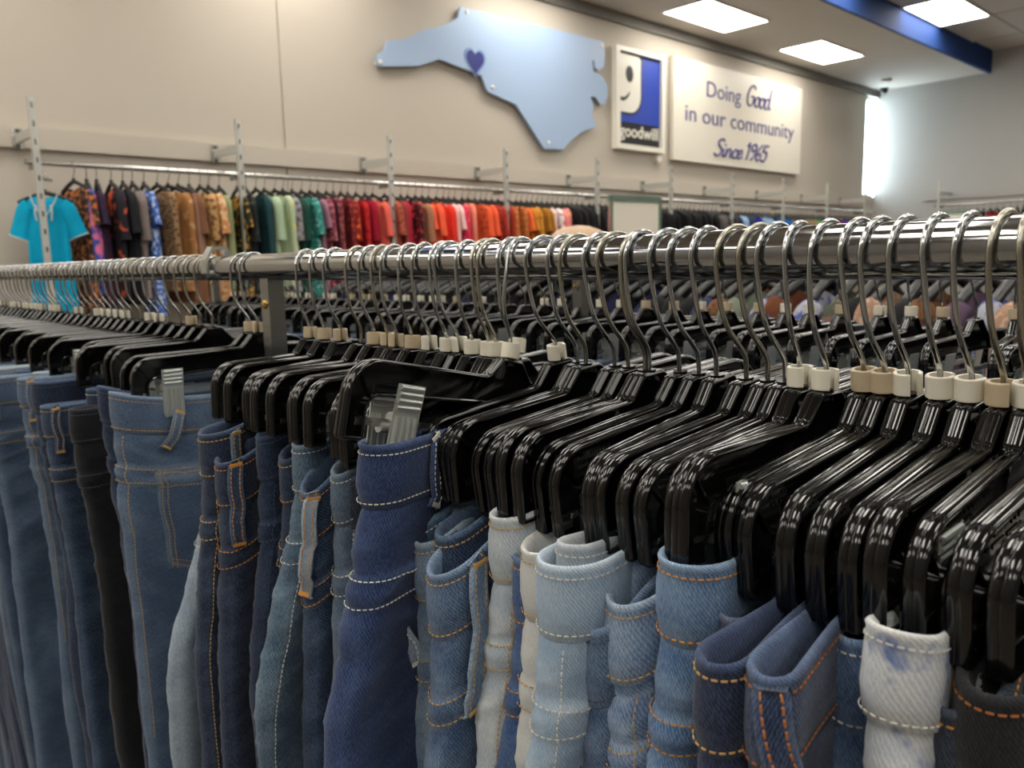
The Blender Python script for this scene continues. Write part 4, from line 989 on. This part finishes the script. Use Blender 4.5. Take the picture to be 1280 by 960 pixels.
while yr > 2.3:
    k_ += 1; c = reds[int(rng.integers(len(reds)))]
    top(13.05, yr, EYE+.70, float(rng.normal(0, .12)), int(rng.integers(4)), cloth(c), '%s top on the right wall rail, %s from the corner' % (c[1], ordw(k_)), 'tops along the right wall rail', 'black shirt hanger holding the %s top from the corner, right wall rail' % ordw(k_), 'shirt hangers along the right wall', sleeves=False)
    yr -= .085
# third rack of tops
R3 = [('denim blue', (60, 84, 120), None), ('white floral', (160, 162, 174), (80, 90, 150), .55, 40), ('navy', (40, 44, 74), None), ('sage', (112, 120, 104), None), ('dark olive floral', (70, 76, 60), (120, 90, 84), .56, 40), ('rust', (104, 60, 38), None), ('peach lace', (160, 126, 104), (186, 160, 140), .55, 70), ('black', (26, 26, 28), None), ('brown', (112, 76, 50), (60, 44, 36), .55, 40), ('plum', (90, 70, 90), None)]
yr = .30; k_ = 0
while yr < 3.1:
    k_ += 1
    c = R3[int(rng.integers(len(R3)))] if yr < 1.35 and rng.random() < .75 else R3[7] if rng.random() < .7 else R3[2]
    top(RX3, yr, ZR+.045, float(rng.normal(0, .1)), int(rng.integers(3)), cloth((0,)+c), '%s top on the third rack, %s from its near end' % (c[0], ordw(k_)), 'tops on the third rack', 'black shirt hanger holding the %s top from the near end, third rack' % ordw(k_), 'shirt hangers on the third rack', sleeves=yr < 1.4)
    yr += .056+float(rng.uniform(-.01, .01))
# fuzzy beige dome on the third rail, hat shape made up for apparent hair
hm = plain('beige_fuzz', (206, 176, 150), 0.95, noise=0.15, nscale=60, bump=1.0)
prof = [(.115, -.045), (.118, -.03), (.108, -.022), (.108, .01), (.098, .045), (.072, .07), (.035, .083), (.001, .087)]
V = np.array([[(r*math.cos(q)*(1+.03*math.sin(5*q+zz*40)), r*math.sin(q)*(1+.03*math.sin(5*q+zz*40)), zz) for q in np.linspace(0, 2*PI, 28, endpoint=False)] for r, zz in prof])
tag(add('beige_dome', Acc().grid(V, wrap_u=True).mesh('beige_dome', hm), None, (RX3, 1.76, ZR+.026)), 'fuzzy beige rounded stand-in for hair showing just above the front rail', 'hat')
# sign holders
def sign_holder(x, y, w_, ztop, h_, rz, lab):
    t = empty('sign_holder', (x, y, 0), lab, 'sign holder', None, (0, 0, rz))
    a = Acc()
    for lo, hi in (((-w_/2, ztop-.05), (w_/2, ztop)), ((-w_/2, ztop-h_), (w_/2, ztop-h_+.03)), ((-w_/2, ztop-h_), (-w_/2+.03, ztop)), ((w_/2-.03, ztop-h_), (w_/2, ztop))): a.box((lo[0], -.015, lo[1]), (hi[0], .015, hi[1]))
    add('frame', a.mesh('frame', M['glint_chrome'], False), t)
    add('panel', boxes('panel', M['signw'], ((-w_/2+.03, -.008, ztop-h_+.03), (w_/2-.03, .008, ztop-.05))), t)
    a = Acc(); a.tube([(0, 0, .02), (0, 0, ztop-h_)], .016, 12); add('pole', a.mesh('pole', M['chrome2']), t)
    a = Acc(); a.tube([(0, 0, 0), (0, 0, .015), (0, 0, .022)], [.18, .18, .05], 24); add('base', a.mesh('base', M['post'], auto=40), t)
sign_holder(5.35, 4.2, .57, EYE+.52, .62, -.15, 'blank white sign panel in a chrome frame with painted window reflection before the black tops')
sign_holder(12.3, 4.05, .36, EYE+.58, .30, -1.1, 'small white framed sign panel by the right wall')
